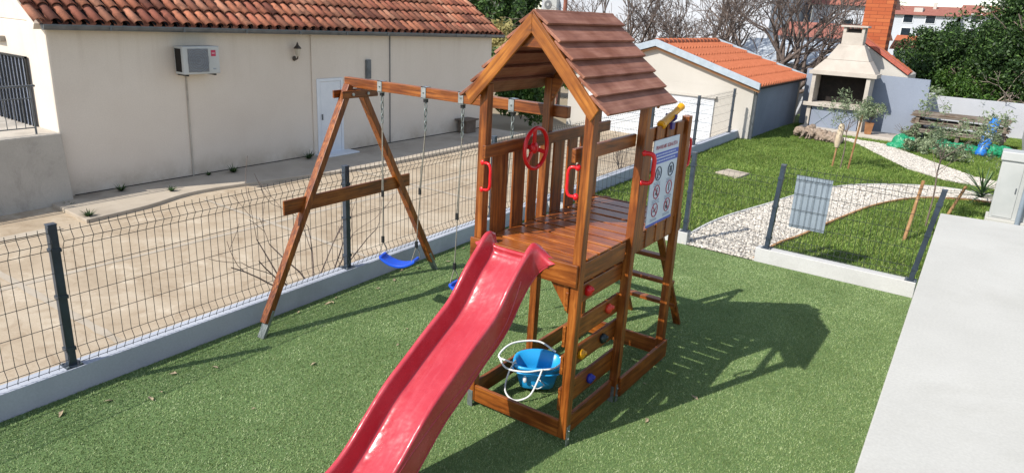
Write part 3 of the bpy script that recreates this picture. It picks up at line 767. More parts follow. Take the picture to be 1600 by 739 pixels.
# rules board on the tower side
def sign_board():
    t = thing('rules_sign', (.0, 1.27, 1.9), 'white playground rules sign with blue bands and round pictograms on the tower side', 'sign')
    x0 = -T + .050; ya, yb, za, zb = 1.14, 1.67, 1.52, 2.265
    m = MB(); m.box((x0, ya, za), (x0 + .006, yb, zb)); bd = m.build('board', plain('sign_white', 'c4ccda', 'ccd4e0', .3), t)
    X = x0 + .0075
    bl = plain('sign_blue', '3a4fae', '4458b4', .35); dk = plain('sign_dark', '23314a', rough=.4); rd = plain('sign_red', 'a83a4c', rough=.4)
    m = MB(); m.box((x0 + .006, ya, 2.115), (X, yb, 2.155)); m.box((x0 + .006, ya, 2.06), (X, yb, 2.103)); m.box((x0 + .006, ya, za), (X, yb, za + .022)); m.split('blue_band', bl, t)
    def text(s_, y, z, size, mt, name='lettering'):
        cu = bpy.data.curves.new('txt', 'FONT'); cu.body = s_; cu.size = size; cu.align_x = 'CENTER'; cu.extrude = .0004
        to = bpy.data.objects.new('txt', cu); COL.objects.link(to); dg = bpy.context.evaluated_depsgraph_get(); dg.update()
        me = bpy.data.meshes.new_from_object(to.evaluated_get(dg)); bpy.data.objects.remove(to)
        me.name = name; o = bpy.data.objects.new(name, me); COL.objects.link(o); me.materials.clear(); me.materials.append(mt)
        me.transform(Matrix(((0, 0, 1, X + .001), (1, 0, 0, y), (0, 1, 0, z), (0, 0, 0, 1)))); me.transform(Matrix.Translation(-t.location)); o.parent = t
    text('PRAVILNIK IGRALIŠTA', (ya + yb) / 2, 2.185, .046, rd)
    wl = plain('sign_pale_line', 'b9c3dc', rough=.4)
    m = MB()   # unreadable small print: rows of short strokes
    for z in (2.135, 2.082):
        y = ya + .07
        while y < yb - .08:
            wd = random.uniform(.012, .035); m.box((X, y, z - .006), (X + .0008, y + wd, z + .006)); y += wd + .008
    m.build('small_print', wl, t)
    m = MB()
    for r_, z in enumerate((1.965, 1.81, 1.645)):
        for yc in (ya + .145, yb - .125):
            for q in range(3 if r_ < 2 else 2):
                y = yc - .07
                while y < yc + .06:
                    wd = random.uniform(.008, .025); m.box((X, y, z - .068 - q * .014 - .003), (X + .0008, y + wd, z - .068 - q * .014 + .003)); y += wd + .006
    m.build('small_print', plain('sign_grey', '8b93a6', rough=.4), t)
    k = 0
    for z in (1.975, 1.815, 1.655):
        for yc in (ya + .145, yb - .125):
            m = MB(); ring = [(X + .001, yc + math.cos(a) * .058, z + math.sin(a) * .058) for a in np.linspace(0, 2 * math.pi, 30)[:-1]]
            m.tube(ring, .0045, 4, closed=True, smooth=False)
            if k in (2, 4, 5): m.bar((X + .0015, yc - .04, z + .04), (X + .0015, yc + .04, z - .04), .008, .002, (1, 0, 0))
            pr = m.build('pictogram', dk if k < 2 else rd, t)
            m = MB()
            def disc(y, zz, r): m.add([(X + .0015, y + math.cos(a) * r, zz + math.sin(a) * r) for a in np.linspace(0, 2 * math.pi, 13)[:-1]], [tuple(range(12))])
            def st(y0, z0, y1, z1, w_=.009): m.bar((X + .0018, yc + y0, z + z0), (X + .0018, yc + y1, z + z1), w_, .001, (1, 0, 0))
            if k == 0: disc(yc - .012, z + .026, .011); st(-.012, .015, -.012, -.018, .016); st(-.012, -.018, -.022, -.042); st(-.012, -.018, .0, -.042); disc(yc + .022, z + .012, .008); st(.022, .004, .022, -.02, .012)
            elif k == 1: disc(yc - .014, z + .022, .01); disc(yc + .014, z + .022, .01); st(-.014, .012, -.014, -.03, .014); st(.014, .012, .014, -.03, .014); st(-.014, .0, .014, .0, .006)
            elif k == 2: disc(yc + .008, z + .026, .01); st(.006, .016, -.006, -.008, .014); st(-.006, -.008, -.026, -.02); st(-.006, -.008, .012, -.034); st(.004, .01, .026, .0, .006)
            elif k == 3: st(0, .034, 0, -.034, .012); st(-.004, .03, .01, .038, .006)
            elif k == 4: st(-.03, -.012, .02, .006, .012); st(.02, .012, .03, .026, .006)
            else: disc(yc + .0, z + .028, .01); st(0, .018, 0, -.01, .018); st(0, -.01, -.012, -.038); st(0, -.01, .012, -.038); disc(yc - .022, z - .01, .01)
            m.build('figure', dk, pr); k += 1
sign_board()

# ------------------------------------------------------------------ swings
def swing(x0, x1, sx0, sx1, sy0, sy1, sz, label, name='swing'):
    t = thing(name, ((sx0 + sx1) / 2, (sy0 + sy1) / 2, sz), label, 'swing', 'swings hanging from the beam')
    for k, (x, sx, sy) in enumerate(((x0, sx0, sy0), (x1, sx1, sy1))):
        top = V(x, BY, BZT - .147); bot = V(sx, sy, sz + .10)
        def at(f): return top.lerp(bot, f)
        m = MB()
        r1 = [at(.0) + V(math.cos(a) * .014, 0, -.035 + math.sin(a) * .035) for a in np.linspace(0, 2 * math.pi, 15)[:-1]]
        m.tube(r1, .006, 6, closed=True)
        c2 = at(0) - V(0, 0, .10); m.tube([c2 + V(0, math.cos(a) * .016, math.sin(a) * .042) for a in np.linspace(0, 2 * math.pi, 15)[:-1]], .0065, 6, closed=True)
        for kk in range(3):
            c3 = at(0) - V(0, 0, .165 + kk * .045); o2 = (0, 1) if kk % 2 else (1, 0)
            m.tube([c3 + V(o2[0] * math.cos(a) * .013, o2[1] * math.cos(a) * .013, math.sin(a) * .03) for a in np.linspace(0, 2 * math.pi, 13)[:-1]], .0055, 6, closed=True)
        m.build('chain_link', ANCH, t)
        m = MB(); s0 = at(0) - V(0, 0, .28)
        f1 = .62 if k == 0 else .56
        m.tube([s0 + V(.0, 0, 0), at(f1) + V(.009, 0, 0)], .0055, 6); m.tube([s0, at(f1 + .02) + V(-.009, 0, 0)], .0055, 6)
        m.tube([at(f1), at(f1 + .04) + V(.006, 0, 0), at(.88), at(.955)], .0058, 6)
        m.tube([at(.955), at(.955) + (V(sx, sy, sz + .03) - at(.955)) * .5 + V(.0, .05, 0), V(sx, sy + .065, sz + .02)], .005, 6)
        m.tube([at(.955), V(sx, sy - .065, sz + .02)], .005, 6)
        m.build('rope', ROPE, t)
        m = MB(); q = at(f1 + .01); m.bar(q - V(0, 0, .035), q + V(0, 0, .035), .026, .018, (0, 1, 0)); q = at(.94); m.bar(q - V(0, 0, .035), q + V(0, 0, .035), .028, .022, (0, 1, 0))
        m.split('rope_adjuster', BLACK, t)
    a, b = V(sx0, sy0, sz), V(sx1, sy1, sz); d = (b - a); dn = V(-d.y, d.x, 0).normalized()
    rows = []; n = 14
    for i in range(n + 1):
        f = i / n; z = .075 * (abs(2 * f - 1)) ** 2.0 - .045; p = a - d * .03 + d * (1.06 * f) + V(0, 0, z)
        hwid = .085 * (1 - .12 * abs(2 * f - 1) ** 4)
        rows.append([p + dn * (-hwid) + V(0, 0, -.028), p + dn * -hwid, p - dn * hwid * .5 + V(0, 0, -.006), p + dn * hwid * .5 + V(0, 0, -.006), p + dn * hwid, p + dn * hwid + V(0, 0, -.028)])
    m = MB(); m.grid(rows, True, True); m.add(rows[0], [tuple(range(6))]); m.add(rows[-1], [tuple(range(5, -1, -1))])
    st = m.build('seat', BLUE, t, bevel=.003)
    m = MB()
    for p in (a, b): m.bar(p - dn * .07 + V(0, 0, .018), p + dn * .07 + V(0, 0, .018), .03, .03)
    m.split('seat_end_grip', BLUE, st, bevel=.006)
    return t
swing(-3.0, -2.40, -2.93, -2.57, .95, 1.08, .60, 'blue plastic swing seat on ropes, in full view next to the A-frame')
swing(-1.93, -1.35, -1.97, -1.50, 1.0, 1.06, .52, 'second blue swing, its seat almost hidden behind the red slide')

# baby bucket swing lying inside the tower frame
def bucket():
    cx_, cy_ = -.66, .60
    t = thing('baby_swing', (cx_, cy_, 0), 'sky blue baby bucket swing with white ropes resting inside the tower base', 'baby swing')
    ang = R(35); ca, sa = math.cos(ang), math.sin(ang)
    def q(u, v, z): u *= 1.16; v *= .92; z *= .9; return V(cx_ + u * ca - v * sa, cy_ + u * sa + v * ca, z)
    rows = []
    for z, rx, ry in ((.05, .02, .02), (.05, .12, .10), (.06, .135, .115), (.12, .145, .122), (.20, .16, .135), (.27, .175, .148), (.275, .19, .16), (.29, .19, .16), (.305, .185, .155), (.30, .165, .138), (.2, .148, .12), (.08, .12, .1), (.075, .01, .01)):
        row = []
        for j in range(28):
            a = 2 * math.pi * j / 28; sq = (abs(math.cos(a)) ** 4 + abs(math.sin(a)) ** 4) ** -.25; sq = .3 + .7 * sq
            back = max(0, math.sin(a)) ** 2 * .05 * max(0, (z - .2)) / .1
            dent = 0
            if .08 < z < .24:
                for ac in (R(-125), R(-55)): dent += .03 * math.exp(-((math.atan2(math.sin(a - ac), math.cos(a - ac))) / .22) ** 2)
            row.append(q(rx * sq * math.cos(a) * (1 - dent * 4), ry * sq * math.sin(a) * (1 - dent * 4), z + back))
        rows.append(row)
    m = MB(); m.grid(rows, True, True); m.build('seat_shell', CYAN, t)
    m = MB(); ring = [q(.188 * ((abs(math.cos(a)) ** 4 + abs(math.sin(a)) ** 4) ** -.25 * .7 + .3) * math.cos(a), .16 * ((abs(math.cos(a)) ** 4 + abs(math.sin(a)) ** 4) ** -.25 * .7 + .3) * math.sin(a), .235) for a in np.linspace(0, 2 * math.pi, 33)[:-1]]
    m.tube(ring, .008, 8, closed=True); m.build('rim', CYAN, t)
    m = MB(); m.blob(q(-.095, -.135, .17), (.02, .014, .035), 10, 6); m.build('white_sticker', WHITEP, t)
    m = MB(); m.tube(catmull([q(-.165, -.06, .30), q(-.22, -.10, .34), q(-.30, -.02, .35), q(-.2, .12, .42), q(.0, .17, .43), q(.14, .12, .35)], 8), .0085, 8)
    m.tube(catmull([q(-.30, -.02, .35), q(-.24, -.16, .30), q(-.1, -.2, .29), q(.02, -.17, .30), q(.12, -.14, .31), q(.2, -.06, .36), q(.22, .04, .36), q(.165, .08, .30)], 8), .0085, 8)
    m.tube(catmull([q(-.17, -.05, .33), q(-.22, -.12, .22), q(-.24, -.2, .08), q(-.17, -.27, .02), q(-.06, -.25, .06), q(.0, -.2, .2), q(.03, -.17, .31)], 8), .0085, 8)
    m.build('rope', WROPE, t)
    m = MB(); m.tube(catmull([q(.0, -.145, .2), q(.03, -.17, .17), q(.05, -.16, .13), q(.0, -.16, .09), q(-.04, -.15, .12)], 6), .004, 6); m.build('cord', WROPE, t)
bucket()

# ------------------------------------------------------------------ HOUSE on the left
HX0 = -9.6; HY0, HY1 = .62, 11.72; HE = 2.72
h = thing('house', (-12, 6, 0), 'long cream rendered house with old clay tile roof behind the paved yard', 'house')
m = MB(); m.hexa([(HX0 - 6.5, HY0, -.35), (HX0, HY0, -.35), (HX0, HY1, -.35), (HX0 - 6.5, HY1, -.35)], [(HX0 - 6.5, HY0, HE), (HX0, HY0, HE), (HX0, HY1, HE), (HX0 - 6.5, HY1, HE)])
m.build('wall', WALLS, h, bevel=.03)
m = MB()
m.extr([(HX0 + .002, 5.50, .0), (HX0 + .002, HY1 - .05, .0), (HX0 + .002, HY1 - .05, HE - .06), (HX0 + .002, 5.50, HE - .06)], (.025, 0, 0)); m.build('render_panel', WALLS, h, bevel=.01)
m = MB(); m.extr([(HX0 - 6.5, HY0, HE + .001), (HX0 - .01, HY0, HE + .001), (HX0 - 3.25, HY0, HE + 2.0)], (0, .25, 0)); m.extr([(HX0 - 6.5, HY1 - .25, HE + .001), (HX0 - .01, HY1 - .25, HE + .001), (HX0 - 3.25, HY1 - .25, HE + 2.0)], (0, .25, 0)); m.split('gable', WALLS, h)
# roof tiles
def barrel_roof(parent, x_e, y0, y1, z_e, slope, ln, pitch=.205, rowl=.40, side=-1, mt=TILE):
    u = V(side * math.cos(slope), 0, math.sin(slope)); nn = V(-side * math.sin(slope), 0, math.cos(slope)) if side < 0 else V(-math.sin(slope), 0, math.cos(slope))
    nn = V(math.sin(slope) * (1 if side < 0 else -1), 0, math.cos(slope))
    nr = int(ln / rowl) + 1; nc = int((y1 - y0) / pitch) + 1; m = MB()
    for c in range(nc + 1):
        for r in range(nr):
            yc = y0 + c * pitch + random.uniform(-.012, .012)
            for kind in (0, 1):
                yy = yc + (pitch / 2 if kind else 0)
                if yy > y1 + .05: continue
                a = V(x_e, yy, z_e) + u * (r * rowl - .02); b = a + u * (rowl + .05)
                r0 = .078 if not kind else .07; r1 = .062 if not kind else .085
                la = .055 if not kind else .0; lb = .022 if not kind else -.03
                dr = random.uniform(-.006, .006); rows_ = []
                for (p, rr, l_) in ((a, r0, la), (b, r1, lb)):
                    row = []
                    for j in range(7):
                        t_ = math.pi * j / 6
                        if kind: row.append(p + V(0, -math.cos(t_) * rr, 0) + nn * (.06 - math.sin(t_) * rr * .8 + l_))
                        else: row.append(p + V(0, -math.cos(t_) * rr, 0) + nn * (math.sin(t_) * rr + l_ + dr))
                    rows_.append(row)
                th = .014
                lip = [q - nn * th * (1 if not kind else 1) for q in rows_[0]]
                m.grid([lip, rows_[0], rows_[1]], True)
    return m.build('roof', mt, parent)
SL = math.atan(.64)
barrel_roof(h, HX0 + .18, HY0 - .14, HY1 + .18, HE - .02, SL, 4.0)
m = MB(); u = V(-math.cos(SL), 0, math.sin(SL)); a = V(HX0 + .16, 0, HE - .035); b = a + u * 4.1
m.hexa([(a.x, HY0 + .01, a.z), (b.x, HY0 + .01, b.z), (b.x, HY1 + .2, b.z), (a.x, HY1 + .2, a.z)][::-1], [(a.x, HY0 + .01, a.z + .03), (b.x, HY0 + .01, b.z + .03), (b.x, HY1 + .2, b.z + .03), (a.x, HY1 + .2, a.z + .03)][::-1]); m.build('roof_deck', SOOT, h)
# far slope so the house is whole
m = MB(); b2 = b + V(-3.3, 0, -2.15); m.hexa([(b.x, HY0, b.z), (b2.x, HY0, b2.z), (b2.x, HY1 + .2, b2.z), (b.x, HY1 + .2, b.z)], [(b.x, HY0, b.z + .08), (b2.x, HY0, b2.z + .08), (b2.x, HY1 + .2, b2.z + .08), (b.x, HY1 + .2, b.z + .08)]); m.build('roof', TILEF, h)
# verge band on the near gable
m = MB(); a = V(HX0 + .1, HY0 - .09, HE - .06); m.bar(a, a + u * 4.1, .18, .1, (0, 0, 1)); m.build('verge', WALLS, h, bevel=.01)
# gutter
m = MB(); rows = []
for y in (HY0 - .12, HY1 + .18):
    rows.append([(HX0 + .17 + .065 + .062 * math.cos(t_), y, HE - .025 + .075 * math.sin(t_)) for t_ in np.linspace(math.pi, 2 * math.pi, 10)])
m.grid(rows, True); m.add(rows[0], [tuple(range(10))]); m.add(rows[1], [tuple(range(9, -1, -1))]); m.box((HX0 + .17, HY0 - .12, HE - .03), (HX0 + .176, HY1 + .18, HE - .012)); m.box((HX0 + .292, HY0 - .12, HE - .035), (HX0 + .302, HY1 + .18, HE - .015))
g = m.build('gutter', GUT, h)
m = MB()
for y in np.arange(HY0 + .8, HY1, 1.2): m.box((HX0 + .2985, y, HE - .09), (HX0 + .3045, y + .03, HE - .018))
m.split('gutter_bracket', GUT, g)
m = MB(); m.tube([(HX0 + .045, 7.74, .06), (HX0 + .045, 7.74, HE - .08)], .012, 8); m.build('cable_conduit', GUT, h)
m = MB(); m.tube([(HX0 + .015, 2.74, .06), (HX0 + .015, 2.76, 1.88)], .014, 8); m.build('drain_pipe', BLOCK, h)
m = MB(); m.box((HX0 + .001, HY0 + .1, .0555), (HX0 + .006, 5.49, .068)); m.box((HX0 + .0285, 6.52, .0555), (HX0 + .034, HY1 - .1, .072)); m.split('base_joint', SOOT, h)
# door
m = MB()
X0 = HX0 + .027
m.box((X0, 5.60, .06), (X0 + .02, 5.66, 1.66)); m.box((X0, 6.25, .06), (X0 + .02, 6.31, 1.66)); m.box((X0, 5.66, 1.60), (X0 + .02, 6.25, 1.66))
fr = m.build('door_frame', WHITEP, h, bevel=.003)
m = MB(); m.box((X0 - .01, 5.665, .07), (X0 + .008, 6.245, 1.595)); m.box((X0 + .008, 5.70, .12), (X0 + .012, 6.21, 1.55)); dr = m.build('door', WHITEP, h, bevel=.003)
m = MB(); m.box((X0 + .012, 5.71, .80), (X0 + .04, 5.73, .92)); m.build('handle', GUT, dr)
m = MB(); m.box((X0 + .002, 5.5, .055), (X0 + .36, 6.45, .085)); m.build('door_step', WHITEP, h, bevel=.006)
m = MB(); m.box((X0, 6.98, 1.60), (X0 + .05, 7.12, 2.02))
for i in range(3): m.box((X0 + .05, 7.0, 1.63 + i * .13), (X0 + .058, 7.10, 1.73 + i * .13))
m.build('vent_box', GUT, h, bevel=.004)
for o in list(h.children):
    if o.name.split('.')[0] in ('roof', 'roof_deck', 'gutter', 'wall', 'render_panel', 'gable', 'verge'):
        for oo in [o] + list(o.children):
            for v_ in oo.data.vertices:
                if v_.co.z > 1.0: v_.co.z -= .0115 * (v_.co.y + h.location.y - .5)
# wrought gate leaf on the sunlit end wall, reached from the concrete landing
m = MB(); m.box((-11.9, HY0 - .02, .95), (-10.33, HY0 - .002, 2.14)); wn = m.build('window', plain('pale_shutter', 'aab4c8', 'bcc4d4', .5), h)
m = MB(); m.box((-12.0, HY0 - .05, 2.14), (-10.30, HY0 - .02, 2.17)); m.box((-12.0, HY0 - .05, .93), (-10.30, HY0 - .02, .96)); m.box((-10.33, HY0 - .05, .93), (-10.30, HY0 - .02, 2.17)); m.split('window_frame', BLACK, wn)
m = MB()
for i in range(13): x = -12.0 + i * .135; m.tube([(x, HY0 - .04, .95), (x, HY0 - .04, 2.15)], .017, 6)
m.build('window_bars', BLACK, wn)
m = MB(); m.box((-12.2, HY0 - .08, 2.35), (-11.05, HY0 - .002, 2.44)); m.build('wall_ledge', BLOCK, h, bevel=.01)
# landing
m = MB(); m.hexa([(-14, -7, -.3), (-9.2, -7, -.3), (-9.36, HY0 - .003, -.3), (-14, HY0 - .003, -.3)], [(-14, -7, 1.04), (-9.3, -7, 1.04), (-9.52, HY0 - .003, 1.08), (-14, HY0 - .003, 1.08)])
tag(m.build('concrete_landing', BLOCK, bevel=.015), 'stained grey concrete landing block at the left end of the house', 'landing')
t = thing('handrail', (-9.8, -.5, 1.08), 'grey metal handrail standing on the concrete landing beside the barred window', 'handrail')
m = MB(); m.tube([(-9.62, -6, 1.78), (-9.66, .40, 1.80)], .018, 8); m.build('top_rail', GUT, t)
m = MB(); m.tube([(-9.62, -6, 1.60), (-9.66, .33, 1.62)], .009, 6); m.tube([(-9.62, -6, 1.16), (-9.66, .33, 1.18)], .009, 6); m.split('lower_rail', GUT, t)
for y in (.33, -1.3, -2.9):
    m = MB(); m.tube([(-9.66, y, 1.06), (-9.66, y, 1.80)], .015, 8); m.build('baluster_post', GUT, t)
m = MB()
for i in range(24): y = .2 - i * .12; m.tube([(-9.66, y, 1.17), (-9.66, y, 1.61)], .006, 5)
m.split('baluster', GUT, t)
# air conditioner
def aircon(x, y0, y1, z0, z1, dep, label, badge=True):
    t = thing('air_conditioner', (x + dep / 2, (y0 + y1) / 2, z0), label, 'air conditioner')
    m = MB(); m.box((x + .06, y0, z0), (x + dep, y1, z1)); m.build('casing', CABM, t, bevel=.012)
    Xf = x + dep; L = y1 - y0
    m = MB(); m.box((Xf + .001, y0 + .13 * L, z0 + .04), (Xf + .008, y0 + .68 * L, z1 - .04)); gr = m.build('grille', plain('grey_grille', '66666a', '747476', .6), t)
    m = MB(); cy_, cz_ = y0 + .405 * L, (z0 + z1) / 2
    for rr in (.05, .09, .13, .17, .2): m.tube([(Xf + .010, cy_ + math.cos(a) * rr, cz_ + math.sin(a) * rr) for a in np.linspace(0, 2 * math.pi, 29)[:-1]], .002, 4, closed=True)
    for i in range(16): z = z0 + .06 + i * (z1 - z0 - .12) / 15; m.box((Xf + .008, y0 + .14 * L, z - .0015), (Xf + .012, y0 + .67 * L, z + .0015))
    m.build('grille_bars', GREYP, gr)
    m = MB()
    m.box((x + .09, y0 - .003, z0 + .04), (x + dep - .06, y0 - .0005, z1 - .04))
    m.build('side_louvre', DARK, t)
    m = MB(); m.box((x, y0 + .1 * L, z0 - .03), (x + dep - .02, y0 + .14 * L, z0 - .001)); m.box((x, y0 + .86 * L, z0 - .03), (x + dep - .02, y0 + .9 * L, z0 - .001)); m.split('bracket', BLACK, t)
    if badge:
        m = MB(); m.box((Xf + .001, y0 + .765 * L, z1 - .17), (Xf + .004, y0 + .895 * L, z1 - .065)); bd = m.build('badge', plain('crimson_badge', 'b02a4c', rough=.4), t)
        m = MB(); m.box((Xf + .004, y0 + .785 * L, z1 - .122), (Xf + .0055, y0 + .875 * L, z1 - .113)); m.build('badge_stripe', WHITEP, bd)
        m = MB(); [m.box((Xf + .001, y0 + (.80 + i * .03) * L, z0 + .075), (Xf + .003, y0 + (.822 + i * .03) * L, z0 + .095)) for i in range(3)]; m.build('small_lettering', GREYP, t)
aircon(HX0, 2.55, 3.23, 1.90, 2.37, .33, 'white outdoor air conditioner with red badge on the long house wall')
# wall lantern
t = thing('wall_lantern', (HX0 + .12, 5.08, 2.06), 'small old lantern on the house wall left of the white door', 'wall lamp')
m = MB(); m.tube(catmull([(HX0 + .0, 5.08, 2.12), (HX0 + .05, 5.08, 2.08), (HX0 + .11, 5.08, 2.09), (HX0 + .13, 5.08, 2.14)], 5), .014, 8); m.blob((HX0 + .02, 5.08, 2.09), (.03, .045, .05), 10, 6); m.build('bracket', BRASS, t)
m = MB(); m.tube([(HX0 + .13, 5.08, 2.14), (HX0 + .13, 5.08, 2.17), (HX0 + .13, 5.08, 2.29)], [.03, .045, .07], 6, smooth=False); m.build('glass', LGL, t)
m = MB(); m.tube([(HX0 + .13, 5.08, 2.29), (HX0 + .13, 5.08, 2.30), (HX0 + .13, 5.08, 2.36), (HX0 + .13, 5.08, 2.42)], [.085, .08, .03, .004], 6, smooth=False); m.build('cap', BRASS, t)
# dark bench-like box at the end of the wall
m = MB(); m.box((-9.5, 10.2, .05), (-9.2, 10.6, .38)); m.box((-9.55, 10.12, .38), (-9.16, 10.68, .42)); tag(m.build('storage_box', plain('brown_box', '54483e', '6a5c50', .8), bevel=.01), 'low dark wooden box against the far end of the house wall', 'box')

# ------------------------------------------------------------------ plants helper
def leaves(center, radii, n, size, mt, parent=None, name='foliage', clumps=30, csize=.35, aspect=.45, shell=.6, kind=None, flat=0, cut=None):
    c = np.array(center, float); r = np.array(radii, float)
    cc = RNG.normal(size=(clumps, 3)); cc /= np.linalg.norm(cc, axis=1)[:, None]; cc *= RNG.uniform(shell, 1, (clumps, 1)) ; cc = cc * r + c
    if cut is not None: cc[:, 2] = np.maximum(cc[:, 2], cut)
    idx = RNG.integers(0, clumps, n); cs = csize * RNG.uniform(.5, 1.3, clumps)
    off = RNG.normal(size=(n, 3)); off /= np.linalg.norm(off, axis=1)[:, None]; off *= RNG.uniform(.3, 1, (n, 1)) ** .6
    p = cc[idx] + off * cs[idx][:, None]
    a = RNG.normal(size=(n, 3)); a /= np.linalg.norm(a, axis=1)[:, None]; b = np.cross(a, RNG.normal(size=(n, 3))); b /= np.linalg.norm(b, axis=1)[:, None]
    s_ = size * RNG.uniform(.6, 1.4, (n, 1)); a = a * s_; b = b * s_ * aspect
    v = np.stack([p - a, p - b * 1.0, p + a, p + b], 1)
    if cut is not None: v[..., 2] = np.maximum(v[..., 2], cut - .35)
    return raw(name, v, 4, mt, kind=kind, parent=parent)
def branch_mesh(m, p, d, ln, r, depth, spread=.5, up=.15, n=5, minr=.006, kids=(2, 3), ends=None, shr=.72, rshr=.62):
    segs = 4; pts = [p]; rs = [r]; q = p.copy(); dd = d.copy()
    for i in range(segs):
        dd = (dd + V(*(random.gauss(0, .11) for _ in range(3))) + V(0, 0, up * .15)).normalized(); q = q + dd * ln / segs; pts.append(q.copy()); rs.append(max(minr, r * (1 - (1 - rshr) * (i + 1) / segs)))
    m.tube(pts, rs, n, caps=False)
    if ends is not None: ends.append(q)
    if depth <= 0: return
    for k in range(random.randint(*kids)):
        i = random.choice((2, 3, 4, 4)); ax = V(*(random.gauss(0, 1) for _ in range(3))); ax = (ax - dd * ax.dot(dd)).normalized()
        nd = (dd * (1 - spread * .4) + ax * spread * random.uniform(.6, 1.3) + V(0, 0, up)).normalized()
        branch_mesh(m, pts[i], nd, ln * shr * random.uniform(.75, 1.15), max(minr, rs[i] * .72), depth - 1, spread, up, max(3, n - 1), minr, kids, ends, shr, rshr)

# bare shrub between pavement and fence
m = MB(); random.seed(5)
for k in range(9):
    a = -1.3 + 2.6 * k / 8; branch_mesh(m, V(-4.15, 1.0 + .5 * math.sin(a) + random.uniform(-.1, .1), .0), V(-.25 * random.random(), math.sin(a) * 1.1, .5 + random.random() * .4).normalized(), random.uniform(.5, .75), .010, 2, .42, .12, 4, .0035, (1, 2))
tag(m.build('bare_shrub', TWIG), 'leafless twiggy shrub growing behind the long fence beside the A-frame', 'shrub')
m = MB(); random.seed(15)
for k in range(6):
    a = random.uniform(-.8, .8); branch_mesh(m, V(-3.98, 8.9, -.02), V(-.2, math.sin(a) * .6, 1).normalized(), random.uniform(.4, .6), .01, 2, .4, .3, 4, .004, (1, 2))
tag(m.build('bare_shrub', TWIG), 'small bare shrub behind the fence, seen past the tower rail', 'shrub')
# weeds at the wall foot
def weed(x, y, z, s, label, mt=LF_DK, n=60):
    s *= .72
    a = RNG.uniform(0, 6.28, n); l = s * RNG.uniform(.5, 1.2, n); hgt = l * RNG.uniform(.3, 1.0, n); wv = .012 * (1 + s * 2)
    v = np.zeros((n, 3, 3)); v[:, 0] = np.c_[x - np.sin(a) * wv, y + np.cos(a) * wv, np.full(n, z)]; v[:, 1] = np.c_[x + np.sin(a) * wv, y - np.cos(a) * wv, np.full(n, z)]; v[:, 2] = np.c_[x + np.cos(a) * l, y + np.sin(a) * l, z + hgt]
    tag(raw('weed', v, 3, mt), label, 'weed', 'weeds at the foot of the house')
weed(-8.35, .35, .05, .16, 'small weed tuft at the corner of the raised walkway'); weed(-9.35, 3.4, .055, .2, 'weed at the wall foot right of the air conditioner pipe')
weed(-9.4, 5.2, .055, .22, 'weed growing just left of the white door step'); weed(-9.2, .45, 0, .13, 'weed in the corner between landing and house'); weed(-9.4, 1.35, .055, .16, 'dark weed by the near end of the house wall', LF_DK)
weed(-8.85, 1.9, .055, .12, 'tiny weed on the walkway'); weed(-9.45, 2.95, .055, .1, 'tiny weed beneath the air conditioner')
# fallen leaves on the turf
sp = [(-3.33, -2.18), (-3.24, -1.86), (-3.02, -1.63), (-3.06, -1.52), (-3.45, .61), (-3.50, .77), (-3.44, .66), (-3.35, 1.28), (-3.56, 1.89), (-3.34, 2.54), (-3.10, -1.0), (-3.27, -1.29), (-2.26, -1.19), (-2.48, -.39), (.07, 1.30), (.53, 1.37), (-2.17, .39), (-2.35, .71), (-3.5, .25), (-3.46, 2.1), (.35, .75), (-3.4, 1.6), (-3.53, 3.1)]
m = MB(); m.add([(-.045, -.008, .012), (-.01, -.022, .02), (.045, -.002, .014), (.012, .02, .024), (0, 0, .014)], [(0, 1, 4), (1, 2, 4), (2, 3, 4), (3, 0, 4)])
lf = None
for i, (x, y) in enumerate(sp):
    if lf is None: o = m.build('dry_leaf', LEAFD); lf = o
    else: o = lf.copy(); COL.objects.link(o)
    o.location = (x, y, .012); o.rotation_euler = (random.uniform(-.3, .3), random.uniform(-.3, .3), random.uniform(0, 6)); s_ = random.uniform(.5, 1.05); o.scale = (s_, s_, s_)
    where = 'left of the front A-frame foot' if y < -1.4 else 'beside the front foot of the A-frame' if y < 0 else 'between the feet of the A-frame' if y < .9 else 'near the rear foot of the A-frame' if y < 2.2 else 'right of the rear A-frame foot'
    if x < -2.9: tag(o, 'small dry leaf at the kerb wall, ' + where, 'leaf', 'dry leaves along the kerb wall ' + where)
    elif x < -1: tag(o, 'small dry leaf on the open turf between kerb wall and slide', 'leaf', 'dry leaves on the open turf')
    else: tag(o, 'small pale leaf on the turf in the shadow of the tower', 'leaf', 'dry leaves in the tower shadow')

# ------------------------------------------------------------------ GARAGE
gt = thing('garage', (-6.6, 18.5, -.35), 'cream garage with new orange tile roof, white fascia and blue grey side wall', 'garage')
GX0, GX1, GY0, GY1 = -9.7, -3.62, 16.2, 21.3; RXc = -6.68
m = MB(); m.box((GX0, GY0, -.6), (GX1 - .002, GY0 + .2, 1.42)); m.extr([(GX0, GY0, 1.421), (GX1 - .002, GY0, 1.421), (RXc, GY0, 2.36)], (0, .2, 0)); m.build('front_wall', GARW, gt)
m = MB(); m.box((GX1 - .2, GY0 + .201, -.6), (GX1, GY1, 1.45)); m.build('side_wall', concrete('blue_grey_render_shaded', '747d8c', '808a99', '626a78', sc=.8, stf=.5), gt)  # same blue grey render, its colour darkened to paint in this side's shade
m = MB(); m.box((GX0, GY0 + .201, -.6), (GX0 + .2, GY1, 1.4)); m.box((GX0, GY1 + .001, -.6), (GX1, GY1 + .2, 1.45)); m.split('wall', GARW, gt)
m = MB(); m.box((-8.9, GY0 - .05, -.5), (-4.72, GY0 - .003, 1.05)); d_ = m.build('garage_door', WHITEP, gt)
m = MB()
for i in range(5): m.box((-8.88, GY0 - .056, -.2 + i * .26), (-4.74, GY0 - .0505, -.19 + i * .26))
m.split('door_panel_line', GREYP, d_)
